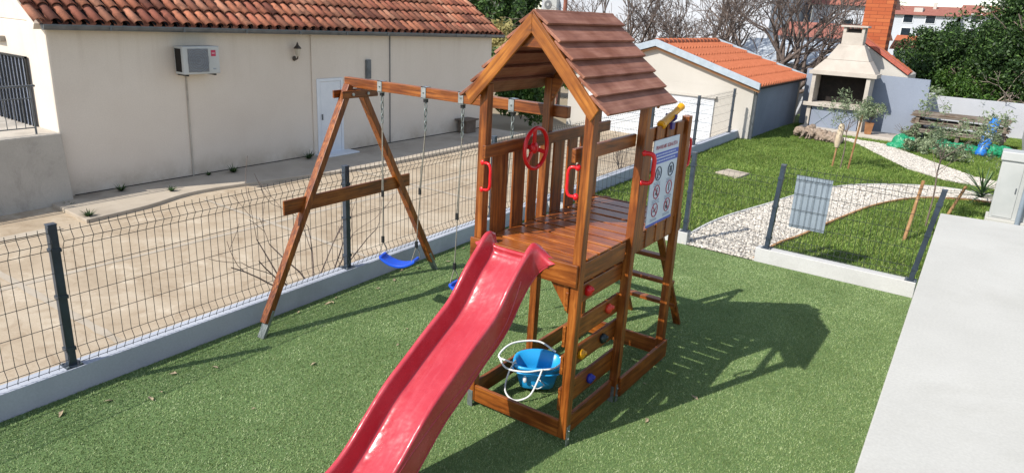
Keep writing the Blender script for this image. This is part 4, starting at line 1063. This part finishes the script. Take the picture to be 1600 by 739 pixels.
m = MB(); m.box((-9.4, GY0 - .11, 1.06), (-4.66, GY0 - .003, 1.12)); m.build('door_lintel', GARW, gt)
def wavy(m, x0, z0, x1, z1, y0, y1, rows, pitch, amp):
    a = V(x0, 0, z0); b = V(x1, 0, z1); L = (b - a).length; u = (b - a) / L; nn = V(-u.z, 0, u.x);
    if nn.z < 0: nn = -nn
    st = L / rows; n = int((y1 - y0) / pitch * 8)
    for r in range(rows):
        p = a + u * (r * st); q = a + u * ((r + 1) * st + .02)
        for (c0, c1) in [(0, n)]:
            top = []; bot = []; lip = []
            for j in range(n + 1):
                y = y0 + (y1 - y0) * j / n; ph = (j / 8) % 1; w_ = amp * max(0, math.sin(ph * 2 * math.pi)) ** .7 * 1.3
                bot.append(p + V(0, y, 0) + nn * (.03 + w_ * 1.5)); top.append(q + V(0, y, 0) + nn * (.004 + w_)); lip.append(p + V(0, y, 0) + nn * -.012)
            m.grid([bot, top], True); m.grid([lip, bot], False)
for s_, xe in ((1, GX1 + .16), (-1, GX0 - .16)):
    m = MB(); wavy(m, xe, 1.50, RXc, 2.47, GY0 - .12, GY1 + .1, 6, .25, .055); m.build('roof', TILEN, gt)
    m = MB(); m.hexa([(xe, GY0 - .1, 1.44), (RXc, GY0 - .1, 2.41), (RXc, GY1 + .08, 2.41), (xe, GY1 + .08, 1.44)][::s_ * -1], [(xe, GY0 - .1, 1.50), (RXc, GY0 - .1, 2.47), (RXc, GY1 + .08, 2.47), (xe, GY1 + .08, 1.50)][::s_ * -1]); m.build('roof_deck', SOOT, gt)
    for y in (GY0 - .22, GY1 + .16):
        m = MB(); m.extr([(xe + .03 * s_, y, 1.44), (RXc, y, 2.42), (RXc, y, 2.62), (xe + .03 * s_, y, 1.62)][::s_], (0, .09, 0)); m.build('fascia', FASC, gt, bevel=.005)
    m = MB(); m.extr([(xe, GY0 - .13, 1.36), (RXc, GY0 - .13, 2.34), (RXc, GY0 - .13, 2.40), (xe, GY0 - .13, 1.42)][::s_], (0, .12, 0)); m.build('soffit_board', plain('soffit_orange', 'a8744c', 'b88458', .7), gt)
m = MB()
for i in range(16): y = GY0 - .1 + i * .33; m.tube([(RXc, y, 2.53), (RXc, y + .36, 2.515)], [.12, .10], 12)
m.build('ridge_tiles', TILEN, gt)
m = MB(); m.tube([(GX1 + .07, GY0 + .05, -.2), (GX1 + .07, GY0 + .05, 1.45)], .035, 8); m.build('downpipe', GUT, gt)

# ------------------------------------------------------------------ BARBECUE
b_ = thing('barbecue', (-2.1, 20.5, 0), 'large masonry barbecue with tapered concrete hood and dark fire opening', 'barbecue')
y0, y1 = 20.15, 20.95
m = MB(); m.box((-3.00, y0, -.05), (-2.88, y1, 1.76)); m.box((-1.40, y0, -.05), (-1.28, y1, 1.76)); m.split('pillar', BBQM, b_, bevel=.01)
m = MB(); m.box((-2.859, y1 - .12, -.05), (-1.421, y1, 1.76)); m.build('back_wall', SOOT, b_)
m = MB(); m.box((-3.12, y0 - .10, .76), (-.80, y0 - .002, .88)); m.box((-2.858, y0 - .001, .76), (-1.422, y1 - .13, .88)); m.build('shelf', BBQM, b_, bevel=.01)
m = MB(); m.box((-2.85, y0 + .03, .0), (-1.43, y0 + .06, .755)); dp = m.build('lower_panel', BLUEW, b_)
m = MB(); 
for a, b in (((-2.84, .03), (-2.15, .72)), ((-2.84, .72), (-2.15, .03)), ((-2.15, .03), (-1.45, .72)), ((-2.15, .72), (-1.45, .03)), ((-2.15, .0), (-2.15, .75))): m.bar((a[0], y0 + .02, a[1]), (b[0], y0 + .02, b[1]), .025, .02, (0, 1, 0))
m.split('panel_brace', GREYP, dp)
def fr_(m, z0, a, z1, b): 
    m.hexa([(a[0], a[2], z0), (a[1], a[2], z0), (a[1], a[3], z0), (a[0], a[3], z0)], [(b[0], b[2], z1), (b[1], b[2], z1), (b[1], b[3], z1), (b[0], b[3], z1)])
m = MB(); m.box((-3.10, y0 - .06, 1.761), (-1.12, y1 + .02, 1.88)); fr_(m, 1.881, (-3.04, -1.17, y0, y1), 2.24, (-2.72, -1.42, y0 + .1, y1)); fr_(m, 2.245, (-2.70, -1.44, y0 + .11, y1), 2.72, (-2.42, -1.68, y0 + .22, y1 - .06)); m.build('hood', BBQM, b_, bevel=.008)
m = MB(); m.box((-2.36, y0 + .24, 2.721), (-1.74, y1 - .1, 3.08)); [m.box((a, b, 3.081), (a + .09, b + .09, 3.24)) for a in (-2.36, -1.83) for b in (y0 + .24, y1 - .19)]; m.box((-2.44, y0 + .18, 3.241), (-1.66, y1 - .04, 3.30)); m.build('chimney', BBQM, b_, bevel=.006)
m = MB(); m.box((-2.24, y0 + .3, 3.081), (-1.86, y1 - .16, 3.20)); m.build('chimney_core', SOOT, b_)
m = MB(); m.prism([(-3.1, 19.9), (-.1, 19.55), (-.1, 20.9), (-3.1, 20.9)], -.05, .10); tag(m.build('concrete_plinth', BBQM, bevel=.01), 'low concrete plinth under the barbecue and potted plant', 'plinth')
# boundary walls
m = MB(); m.hexa([(-3.42, 21.25, -.4), (.36, 21.25, -.4), (.36, 21.45, -.4), (-3.42, 21.45, -.4)], [(-3.42, 21.25, 1.86), (.22, 21.25, 1.80), (.22, 21.45, 1.80), (-3.42, 21.45, 1.86)])
m.extr([(-.55, 21.26, 1.84), (-1.1, 21.26, 2.02), (-1.4, 21.26, 1.9)], (0, .18, 0)) if False else None
tag(m.build('boundary_wall', BLUEW), 'tall blue grey garden wall directly behind the barbecue', 'wall')
m = MB(); m.box((.20, 24.4, -.4), (2.95, 24.6, 1.12)); tag(m.build('boundary_wall', BACKW, bevel=.01), 'pale grey garden wall at the back, behind the stacked boards', 'wall')
m = MB(); m.box((.02, 21.451, -.4), (.20, 24.6, 1.2)); tag(m.build('boundary_wall', BACKW), 'short pale wall running back from the blue grey wall', 'wall')
m = MB(); m.box((2.95, 10.3, -.4), (3.12, 24.6, 1.12)); tag(m.build('boundary_wall', BACKW, bevel=.01), 'pale side wall at the right edge, beyond the white cabinet', 'wall')
# neighbour annex with red coping and orange chimney
n_ = thing('neighbour_annex', (-1.8, 23, 0), 'cream annex behind the barbecue with red tiled sloping coping and orange chimney', 'annex')
m = MB(); m.extr([(-2.5, 21.6, -.4), (-.45, 21.6, -.4), (-.45, 21.6, 1.85), (-1.95, 21.6, 2.80), (-2.5, 21.6, 2.5)], (0, 2.2, 0)); m.build('wall', GARW, n_)
m = MB()
a, b = V(-1.98, 21.55, 2.93), V(-.42, 21.55, 1.93)
m.bar(a + V(0, .12, 0), b + V(0, .12, 0), .3, .12, (0, 0, 1)); m.bar(V(-1.98, 21.67, 2.93), V(-2.5, 21.67, 2.62), .3, .12, (0, 0, 1)); m.split('coping', TILER, n_, bevel=.01)
m = MB()
for i in range(9):
    t0 = i / 9; p = a.lerp(b, t0) + V(0, .33, .02); q = a.lerp(b, min(1, t0 + .13)) + V(0, .33, .0); m.tube([p, q], [.075, .062], 10)
    m.tube([p + V(0, .2, 0), q + V(0, .2, 0)], [.075, .062], 10)
m.build('roof_tiles', TILEN, n_)
m = MB(); m.box((-2.20, 22.4, 2.0), (-1.38, 23.1, 5.2)); m.build('chimney', BRICK, n_)
# stack of old boards
st_ = thing('board_stack', (1.3, 20.6, 0), 'stack of old weathered wooden boards on supports by the back wall', 'board stack')
random.seed(3)
for z, yo in ((.30, 0), (.36, .12), (.54, 0), (.60, .1), (.76, 0), (.82, .15)):
    for j in range(3):
        m = MB(); dz = random.uniform(-.01, .01); y = 20.35 + yo + j * .24; m.hexa([(.0 + random.uniform(-.08, .1), y, z + dz), (2.50 + random.uniform(-.1, .1), y, z + dz), (2.50, y + .2, z + dz), (.0, y + .2, z + dz)], [(.0, y, z + .045 + dz), (2.50, y, z + .045 + dz), (2.50, y + .2, z + .045 + dz), (.0, y + .2, z + .045 + dz)])
        m.build('board', OLD, st_, bevel=.004)
for x in (.12, 1.25, 2.36):
    m = MB(); m.box((x, 20.40, -.02), (x + .1, 20.48, .755)); m.box((x, 21.0, -.02), (x + .1, 21.08, .755)); m.split('support', OLD, st_)
# green tarpaulin heap
def crumple(o, size, st):
    a = o.modifiers.new('s', 'SUBSURF'); a.levels = a.render_levels = 2
    tx = bpy.data.textures.new('clouds', 'CLOUDS'); tx.noise_scale = size; tx.noise_depth = 3; tx.noise_type = 'HARD_NOISE'
    b = o.modifiers.new('d', 'DISPLACE'); b.texture = tx; b.strength = st; b.mid_level = .4; b.texture_coords = 'GLOBAL'
def heap(name, mt, pts, label, cat, zs=.16):
    m = MB()
    for (x, y, rx, ry, rz) in pts: m.blob((x, y, rz * .3), (rx, ry, rz), 20, 12, .05)
    o = tag(m.build(name, mt), label, cat); crumple(o, .16, .12); return o
heap('tarpaulin', TARP, [(.0, 18.95, .22, .3, .26), (.25, 18.6, .3, .22, .14), (-.1, 18.6, .2, .2, .1), (.15, 19.2, .25, .2, .2)], 'crumpled green and white tarpaulin beside the barbecue plinth', 'tarpaulin')
heap('tarpaulin', TARP, [(1.0, 19.3, .35, .3, .22), (1.5, 19.5, .5, .25, .16), (2.15, 19.4, .35, .3, .24), (2.5, 19.6, .25, .3, .2)], 'crumpled green tarpaulin in front of the stacked boards', 'tarpaulin')
m = MB(); pts = [V(1.98, 19.1, .02), V(2.0, 19.15, .25), V(2.04, 19.3, .30), V(2.02, 19.4, .5), V(2.08, 19.6, .58), V(2.1, 19.75, .75), V(2.14, 19.95, .92)]
m.tube(catmull(pts, 3), [.13 + .025 * math.sin(i * 2.1) for i in range(19)], 12); bo = m.build('blue_tarp_roll', BTARP); tag(bo, 'upright roll of bright blue plastic leaning on the stacked boards', 'plastic roll')
m = MB(); m.tube([(2.02, 19.36, .47), (2.06, 19.42, .52)], .145, 12); m.build('tie', WHITEP, bo)
# driftwood stump
m = MB(); random.seed(9)
for k in range(14):
    x = -2.7 + k * .09; m.blob((x, 18.15 - .03 * k + random.uniform(-.12, .12), .12 + random.uniform(0, .1) - .006 * k), (random.uniform(.1, .2), random.uniform(.1, .2), random.uniform(.12, .22)), 9, 7, .28)
for k in range(7): a = V(-2.6 + k * .16, 18.0, .25); m.tube([a, a + V(random.uniform(-.1, .2), -.15, -.05), a + V(random.uniform(-.1, .2), -.3, -.22)], [.08, .06, .03], 7)
lg_ = m.build('driftwood_log', LOG); crumple(lg_, .12, .12); tag(lg_, 'knotty grey driftwood root lying on the lawn before the barbecue', 'log')
# potted plant
t = thing('potted_plant', (-1.05, 19.95, .1), 'small bush in a brown pot standing at the right of the barbecue', 'potted plant')
m = MB(); m.tube([(-1.05, 19.95, .10), (-1.05, 19.95, .11), (-1.05, 19.95, .42), (-1.05, 19.95, .45)], [.12, .13, .17, .18], 4, smooth=False); m.build('pot', POTM, t, bevel=.01)
m = MB(); random.seed(4)
for k in range(6): branch_mesh(m, V(-1.05, 19.95, .42), V(random.uniform(-.5, .5), random.uniform(-.4, .4), 1).normalized(), .28, .012, 1, .5, .2, 4, .005)
m.build('stem', BARK, t)
leaves((-1.03, 19.95, .86), (.38, .32, .32), 1500, .035, LF_OL, t, clumps=24, csize=.12, shell=.3)
# olive saplings and their stakes
def sapling(x, y, ht, fc, fr2, label, n, seed):
    random.seed(seed); t = thing('olive_sapling', (x, y, 0), label, 'young tree', 'olive saplings on the lawn')
    m = MB(); pts = catmull([(x, y, -.02), (x + .015, y, ht * .3), (x - .01, y + .01, ht * .55), (x + .02, y, ht * .75)], 4); m.tube(pts, np.linspace(.016, .009, len(pts)), 7); ends = []
    for k in range(9): branch_mesh(m, V(*pts[random.choice((7, 8, 9, 10, 11, 12))]), V(random.uniform(-1, 1), random.uniform(-1, 1), .75).normalized(), fr2[0] * .7, .006, 2, .6, .12, 4, .0025, (1, 2), ends)
    m.build('trunk', BARK, t); ends = np.array([tuple(e) for e in ends]); k = len(ends)
    idx = RNG.integers(0, k, n); p = ends[idx] + RNG.normal(size=(n, 3)) * .055
    a = RNG.normal(size=(n, 3)); a /= np.linalg.norm(a, axis=1)[:, None]; b = np.cross(a, RNG.normal(size=(n, 3))); b /= np.linalg.norm(b, axis=1)[:, None]
    s_ = .032 * RNG.uniform(.6, 1.4, (n, 1)); raw('foliage', np.stack([p - a * s_, p - b * s_ * .28, p + a * s_, p + b * s_ * .28], 1), 4, LF_OL, parent=t)
    return t
sapling(-.66, 13.9, 1.55, None, (.6, .4), 'spindly olive sapling between two stakes in front of the barbecue', 1300, 21)
sapling(1.56, 9.55, 1.8, None, (.85, .5), 'olive sapling with sparse leaves beyond the right post of the cross fence', 2600, 33)
def stake(a, b, r, label):
    m = MB(); m.tube([a, b], [r, r * .95], 8, smooth=False); return tag(m.build('wooden_stake', STK, bevel=.003), label, 'stake', 'wooden stakes supporting the saplings')
s1 = stake((-.86, 13.98, -.03), (-.80, 13.92, 1.02), .024, 'left tilted stake of the sapling before the barbecue, pale wrapped upper half')
m = MB(); m.tube([(-.835, 13.955, .48), (-.83, 13.94, .6), (-.80, 13.92, 1.0), (-.80, 13.92, 1.05)], [.05, .075, .07, .04], 9); m.build('pale_wrapping', plain('pale_sack', 'b8a58c', 'cbb99f', .9), s1)
stake((-.50, 13.96, -.03), (-.40, 13.9, 1.35), .024, 'right thin stake of the sapling before the barbecue')
stake((1.37, 8.35, -.03), (1.43, 8.75, .92), .028, 'pale wooden stake just behind the cross fence, left of its right post')
stake((1.80, 10.8, -.03), (1.98, 10.95, .55), .028, 'short wooden stake next to the corner of the terrace')
# low shrubs behind the second path
def shrub(x, y, rx, ry, rz, n, mt, label, sz=.05):
    t = thing('shrub', (x, y, 0), label, 'shrub')
    m = MB()
    for k in range(5): branch_mesh(m, V(x, y, 0), V(random.uniform(-.5, .5), random.uniform(-.5, .5), 1).normalized(), rz * .9, .012, 1, .5, .2, 4, .005)
    m.build('stem', BARK, t); leaves((x, y, rz * .75), (rx, ry, rz * .7), n, sz, mt, t, clumps=22, csize=min(rx, rz) * .45, shell=.2, cut=.05); return t
shrub(.55, 18.1, .5, .3, .28, 1600, LF_OL, 'low grey green shrub in front of the stacked boards', .04)
shrub(1.3, 17.4, .45, .3, .3, 1300, LF_OL, 'silvery shrub between the gravel bed and the tarpaulin', .04)
shrub(.1, 19.9, .25, .25, .42, 700, LF_OL, 'upright sparse shrub at the left end of the stacked boards', .04)
# yucca
m = MB(); random.seed(8); c0 = V(2.24, 12.0, .18)
for k in range(48):
    a = random.uniform(0, 6.28); el = random.uniform(.05, 1.3); L = random.uniform(.5, .8); d = V(math.cos(a) * math.cos(el), math.sin(a) * math.cos(el), math.sin(el)); sd_ = V(-math.sin(a), math.cos(a), 0)
    rows = []
    for f in (0, .3, .6, .85, 1): p = c0 + V(0, 0, el * .12) + d * L * f - V(0, 0, .16 * f * f * math.cos(el)); wv = .02 * (1 - f) ** .6 + .001; rows.append([p - sd_ * wv, p - V(0, 0, .006), p + sd_ * wv])
    m.grid(rows, True)
tag(m.build('yucca', LF_AG), 'spiky yucca beside the white cabinet', 'plant')
# paving slab on the lawn
m = MB(); m.prism([(-2.70, 10.97), (-2.14, 10.72), (-2.08, 11.42), (-2.60, 11.53)], -.02, .022); tag(m.build('stepping_slab', STRIP, bevel=.006), 'single beige paving slab set in the lawn', 'paving slab')
# cabinet and pipe
t = thing('electric_cabinet', (2.7, 9.3, .4), 'white metal service cabinet at the far edge of the terrace', 'cabinet')
m = MB(); m.box((2.36, 9.10, -.1), (3.2, 9.6, .43)); m.build('plinth', SLAB, t, bevel=.01)
m = MB(); m.box((2.40, 9.17, .431), (2.98, 9.52, 1.36)); m.build('body', CABM, t, bevel=.008)
m = MB(); m.box((2.375, 9.14, 1.361), (3.0, 9.55, 1.50)); m.build('cap', CABM, t, bevel=.012)
m = MB(); m.box((2.435, 9.158, .46), (2.70, 9.1685, 1.33)); dd_ = m.build('door', CABM, t, bevel=.003)
m = MB(); m.box((2.66, 9.148, .86), (2.675, 9.157, .95)); m.build('handle', GUT, dd_)
m = MB(); m.tube([(2.79, 9.08, .38), (2.79, 9.08, 2.4)], .035, 12); tag(m.build('steel_pipe', GREYP), 'grey steel pipe rising in front of the white cabinet', 'pipe')

# ------------------------------------------------------------------ BACKGROUND
def crown_tree(name, x, y, ht, r, n, mt, label, seed, zc=None, rz=None, size=.11, group=None, base=-.4, clumps=70, cs=None):
    random.seed(seed); t = thing(name, (x, y, base), label, 'tree', group)
    m = MB(); zc = zc or ht * .6; rz = rz or ht * .42
    for k in range(3): branch_mesh(m, V(x + random.uniform(-.2, .2), y, base), V(random.uniform(-.35, .35), random.uniform(-.35, .35), 1).normalized(), ht * .45, .12, 3, .55, .15, 6, .02, (2, 3), None, .6)
    m.build('trunk', BARK, t); leaves((x, y, zc), (r, r, rz), n, size, mt, t, name='crown', clumps=clumps, csize=cs or r * .3, shell=.35, aspect=.5); return t
G1 = 'evergreens behind the back wall'
crown_tree('evergreen_tree', .1, 27.2, 4.2, 1.9, 32000, LF_DK, 'leftmost dark evergreen beyond the back garden wall, beside the orange chimney', 1, 2.2, 1.6, .055, G1)
crown_tree('evergreen_tree', 2.6, 26.8, 5.4, 2.1, 60000, LF_DK, 'tallest dark evergreen beyond the back garden wall', 2, 2.6, 2.2, .055, G1, clumps=110)
crown_tree('evergreen_tree', 5.2, 27.5, 5.0, 2.3, 30000, LF_DK, 'dark evergreen beyond the back wall at the right edge', 3, 2.3, 2.2, .06, G1)
crown_tree('evergreen_tree', 1.2, 26.0, 2.6, 1.6, 18000, LF_MD, 'lighter green bushy tree just over the pale back wall', 4, 1.2, 1.0, .045, G1)
crown_tree('evergreen_tree', 3.9, 25.6, 2.6, 1.3, 14000, LF_MD, 'lighter green bushy tree over the corner of the garden walls', 5, 1.3, 1.0, .045, G1)
G2 = 'evergreens beyond the house'
for i, (x, y, r, ht, lb) in enumerate(((-29.5, 36, 2.6, 7, 'leftmost dark tree beyond the house roof'), (-26.5, 34.5, 2.3, 6, 'middle dark tree beyond the house roof'), (-23.9, 33, 1.9, 5.2, 'rightmost dark tree beyond the house, beside the white building'), (-33.5, 38, 3, 8, 'dark tree mostly hidden by the house roof'))):
    crown_tree('evergreen_tree', x, y, ht, r, 9000, LF_DK, lb, 40 + i, ht * .5, ht * .45, .13, G2)
shrub(-10.0, 13.9, 1.0, .8, .75, 6500, LF_MD, 'green hedge shrub in the yard behind the swing beam', .07)
shrub(-12.4, 17.3, 1.3, 1.0, 1.5, 6000, LF_DK, 'tall dark bush behind the green hedge shrub', .08)
shrub(-15.5, 22, 1.6, 1.0, 1.4, 4000, LF_DRY, 'dry pale bush in the far yard beyond the house', .1)
shrub(-19.5, 27, 2.4, 1.2, 1.5, 5000, LF_DRY, 'dry grassy bank bush below the dark trees', .12)
shrub(-13.2, 22.5, 1.3, 1.0, .8, 3500, LF_MD, 'low green bush beside the wooden pole', .08)
m = MB(); m.tube([(-12.4, 20, -.4), (-12.35, 20, 3.0), (-12.3, 20, 7.5)], [.09, .08, .07], 10); tag(m.build('wooden_pole', WR), 'tall reddish wooden pole in the far yard, rising above the tower roof', 'pole')
for x, y, lb in ((-12.9, 17.9, 'short grey fence post left of the tall pole'), (-11.4, 18.4, 'short grey fence post right of the tall pole')):
    m = MB(); m.tube([(x, y, -.4), (x + .03, y, 1.0)], .05, 7); tag(m.build('fence_post', OLD, bevel=.004), lb, 'post')
# large bare tree
def bare(x, y, ht, seed, label, lean=(0, 0), depth=5):
    random.seed(seed); m = MB(); t = thing('bare_tree', (x, y, -.4), label, 'tree', 'leafless trees behind the garage')
    base = V(x, y, -.4)
    for k in range(6): branch_mesh(m, base + V(random.uniform(-.15, .15), 0, 0), V(lean[0] + (-1.0 + .42 * k) + random.uniform(-.1, .1), lean[1] + random.uniform(-.4, .4), 1).normalized(), ht * .40, .15, depth, .55, .12, 6, .010, (2, 4), None, .77, .66)
    m.build('branches', TWIG, t)
bare(-5.6, 24.6, 5.7, 12, 'large leafless tree right behind the garage roof', (.1, 0), 5)
bare(-8.8, 25.4, 5.6, 18, 'leafless tree behind the garage ridge, second from its right end', (-.1, 0), 5)
bare(-12.2, 25.8, 5.5, 27, 'leafless tree in front of the white building, left of the garage', (-.1, 0), 5)
random.seed(2); m = MB()
for k in range(5): branch_mesh(m, V(1.6 + k * .5, 25.0, .6), V(random.uniform(-.6, .6), -.1, .7).normalized(), .9, .035, 3, .55, .1, 5, .008, (1, 3))
tag(m.build('bare_shrub', plain('pale_bare_bark', '8a7c70', 'a39588', .9)), 'pale leafless branches in front of the dark evergreens beyond the back wall', 'shrub')
# buildings
def bld(name, x0, x1, y0, y1, z1, label, mt=WHITEW, roof=None, zr_=None, wins=(), cat='building', over=.3):
    t = thing(name, ((x0 + x1) / 2, (y0 + y1) / 2, -.5), label, cat)
    m = MB(); m.box((x0, y0, -.6), (x1, y1, z1)); m.build('wall', mt, t)
    if roof:
        ym = (y0 + y1) / 2; m = MB(); m.hexa([(x0 - over, y0 - over, z1 + .002), (x1 + over, y0 - over, z1 + .002), (x1 + over, y1 + over, z1 + .002), (x0 - over, y1 + over, z1 + .002)], [(x0 - over, ym - .05, zr_), (x1 + over, ym - .05, zr_), (x1 + over, ym + .05, zr_), (x0 - over, ym + .05, zr_)]); m.build('roof', roof, t)
    for (a, b, c, d) in wins:
        m = MB(); m.box((a, y0 - .06, c), (b, y0 - .002, d)); w_ = m.build('window', WHITEP, t); m = MB(); m.box((a + .06, y0 - .075, c + .06), (b - .06, y0 - .061, d - .06)); m.build('pane', GLASS, w_)
    return t
bld('white_building', -26.4, -10.2, 40, 50, 9.0, 'large plain white building behind the bare trees and tower roof', wins=[(-20, -18.8, 5.5, 7), (-16, -14.8, 5.5, 7)])
aircon_o = thing('air_conditioner', (-25.4, 39.8, 3.3), 'far air conditioner on the corner of the large white building', 'air conditioner')
m = MB(); m.box((-26.0, 39.6, 3.35), (-24.9, 39.98, 4.15)); m.build('casing', CABM, aircon_o, bevel=.02)
m = MB(); m.tube([(-25.6, 39.60, 3.75), (-25.6, 39.57, 3.75)], .30, 18); m.build('grille', plain('far_grille', '6c6e70', rough=.6), aircon_o)
m = MB(); m.tube([(-25.6, 39.57, 3.75), (-25.6, 39.55, 3.75)], .10, 12); m.build('fan_hub', CABM, aircon_o)
bld('low_outbuilding', -7.4, -3.6, 26, 31, 1.75, 'low grey outbuilding with pale sheet roof between garage and barbecue', WHITEW, plain('pale_sheet_roof', 'b4bcc4', 'c4cad0', .5), 2.6)
bld('red_roof_house', -7.6, -4.7, 33, 38, 2.7, 'white house with red roof behind the leafless trees', WHITEW, TILEF, 3.4, [(-7, -6.4, 1, 2), (-6, -5.4, 1, 2)])
bld('red_roof_house', -9.5, -5.5, 47, 54, 4.6, 'taller white house with red roof seen through the bare branches', WHITEW, TILEF, 6.2, [(-9, -8.2, 2.8, 3.8), (-7.6, -6.8, 2.8, 3.8)])
bld('red_roof_house', -5.2, -3.4, 33.5, 37, 2.7, 'small orange roofed house just left of the barbecue chimney', WHITEW, TILEN, 3.3)
def block(x0, x1, y, z1, zr_, label, flo):
    wins = []; x = x0 + .8
    while x < x1 - 1.2:
        for zz in flo: wins.append((x, x + .95, zz, zz + .85))
        x += 2.0
    t = bld('apartment_block', x0, x1, y, y + 9, z1, label, WHITEW, TILEF, zr_, wins, 'apartment block', .35)
    m = MB(); x = x0 + 1.5
    while x < x1 - 1: m.box((x, y + 1.2, z1 + .2), (x + .8, y + 2.6, z1 + .75)); m.box((x + 1.5, y + 3, z1 + .6), (x + 1.8, y + 3.4, zr_ + .35)); x += 3.6
    m.split('dormer', GARW, t)
block(-16.5, -9.8, 84, 4.8, 5.9, 'far white apartment block with red roof left of the orange chimney', (.9, 2.5, 3.9))
block(-8.9, -3.4, 80, 4.8, 5.8, 'far white apartment block with red roof right of the orange chimney', (1.3, 2.7, 4.0))
block(-3.1, 1.6, 81, 5.0, 6.1, 'far white apartment block beside the top of the dark evergreens', (1.4, 2.9, 4.3))
block(2.2, 12, 83, 4.9, 6.0, 'far white apartment block showing at the right behind the evergreens', (1.4, 2.9, 4.2))
bld('far_house', -5.2, -2.6, 55, 60, 1.9, 'low house with orange roof below the apartment block', WHITEW, TILEN, 2.9)
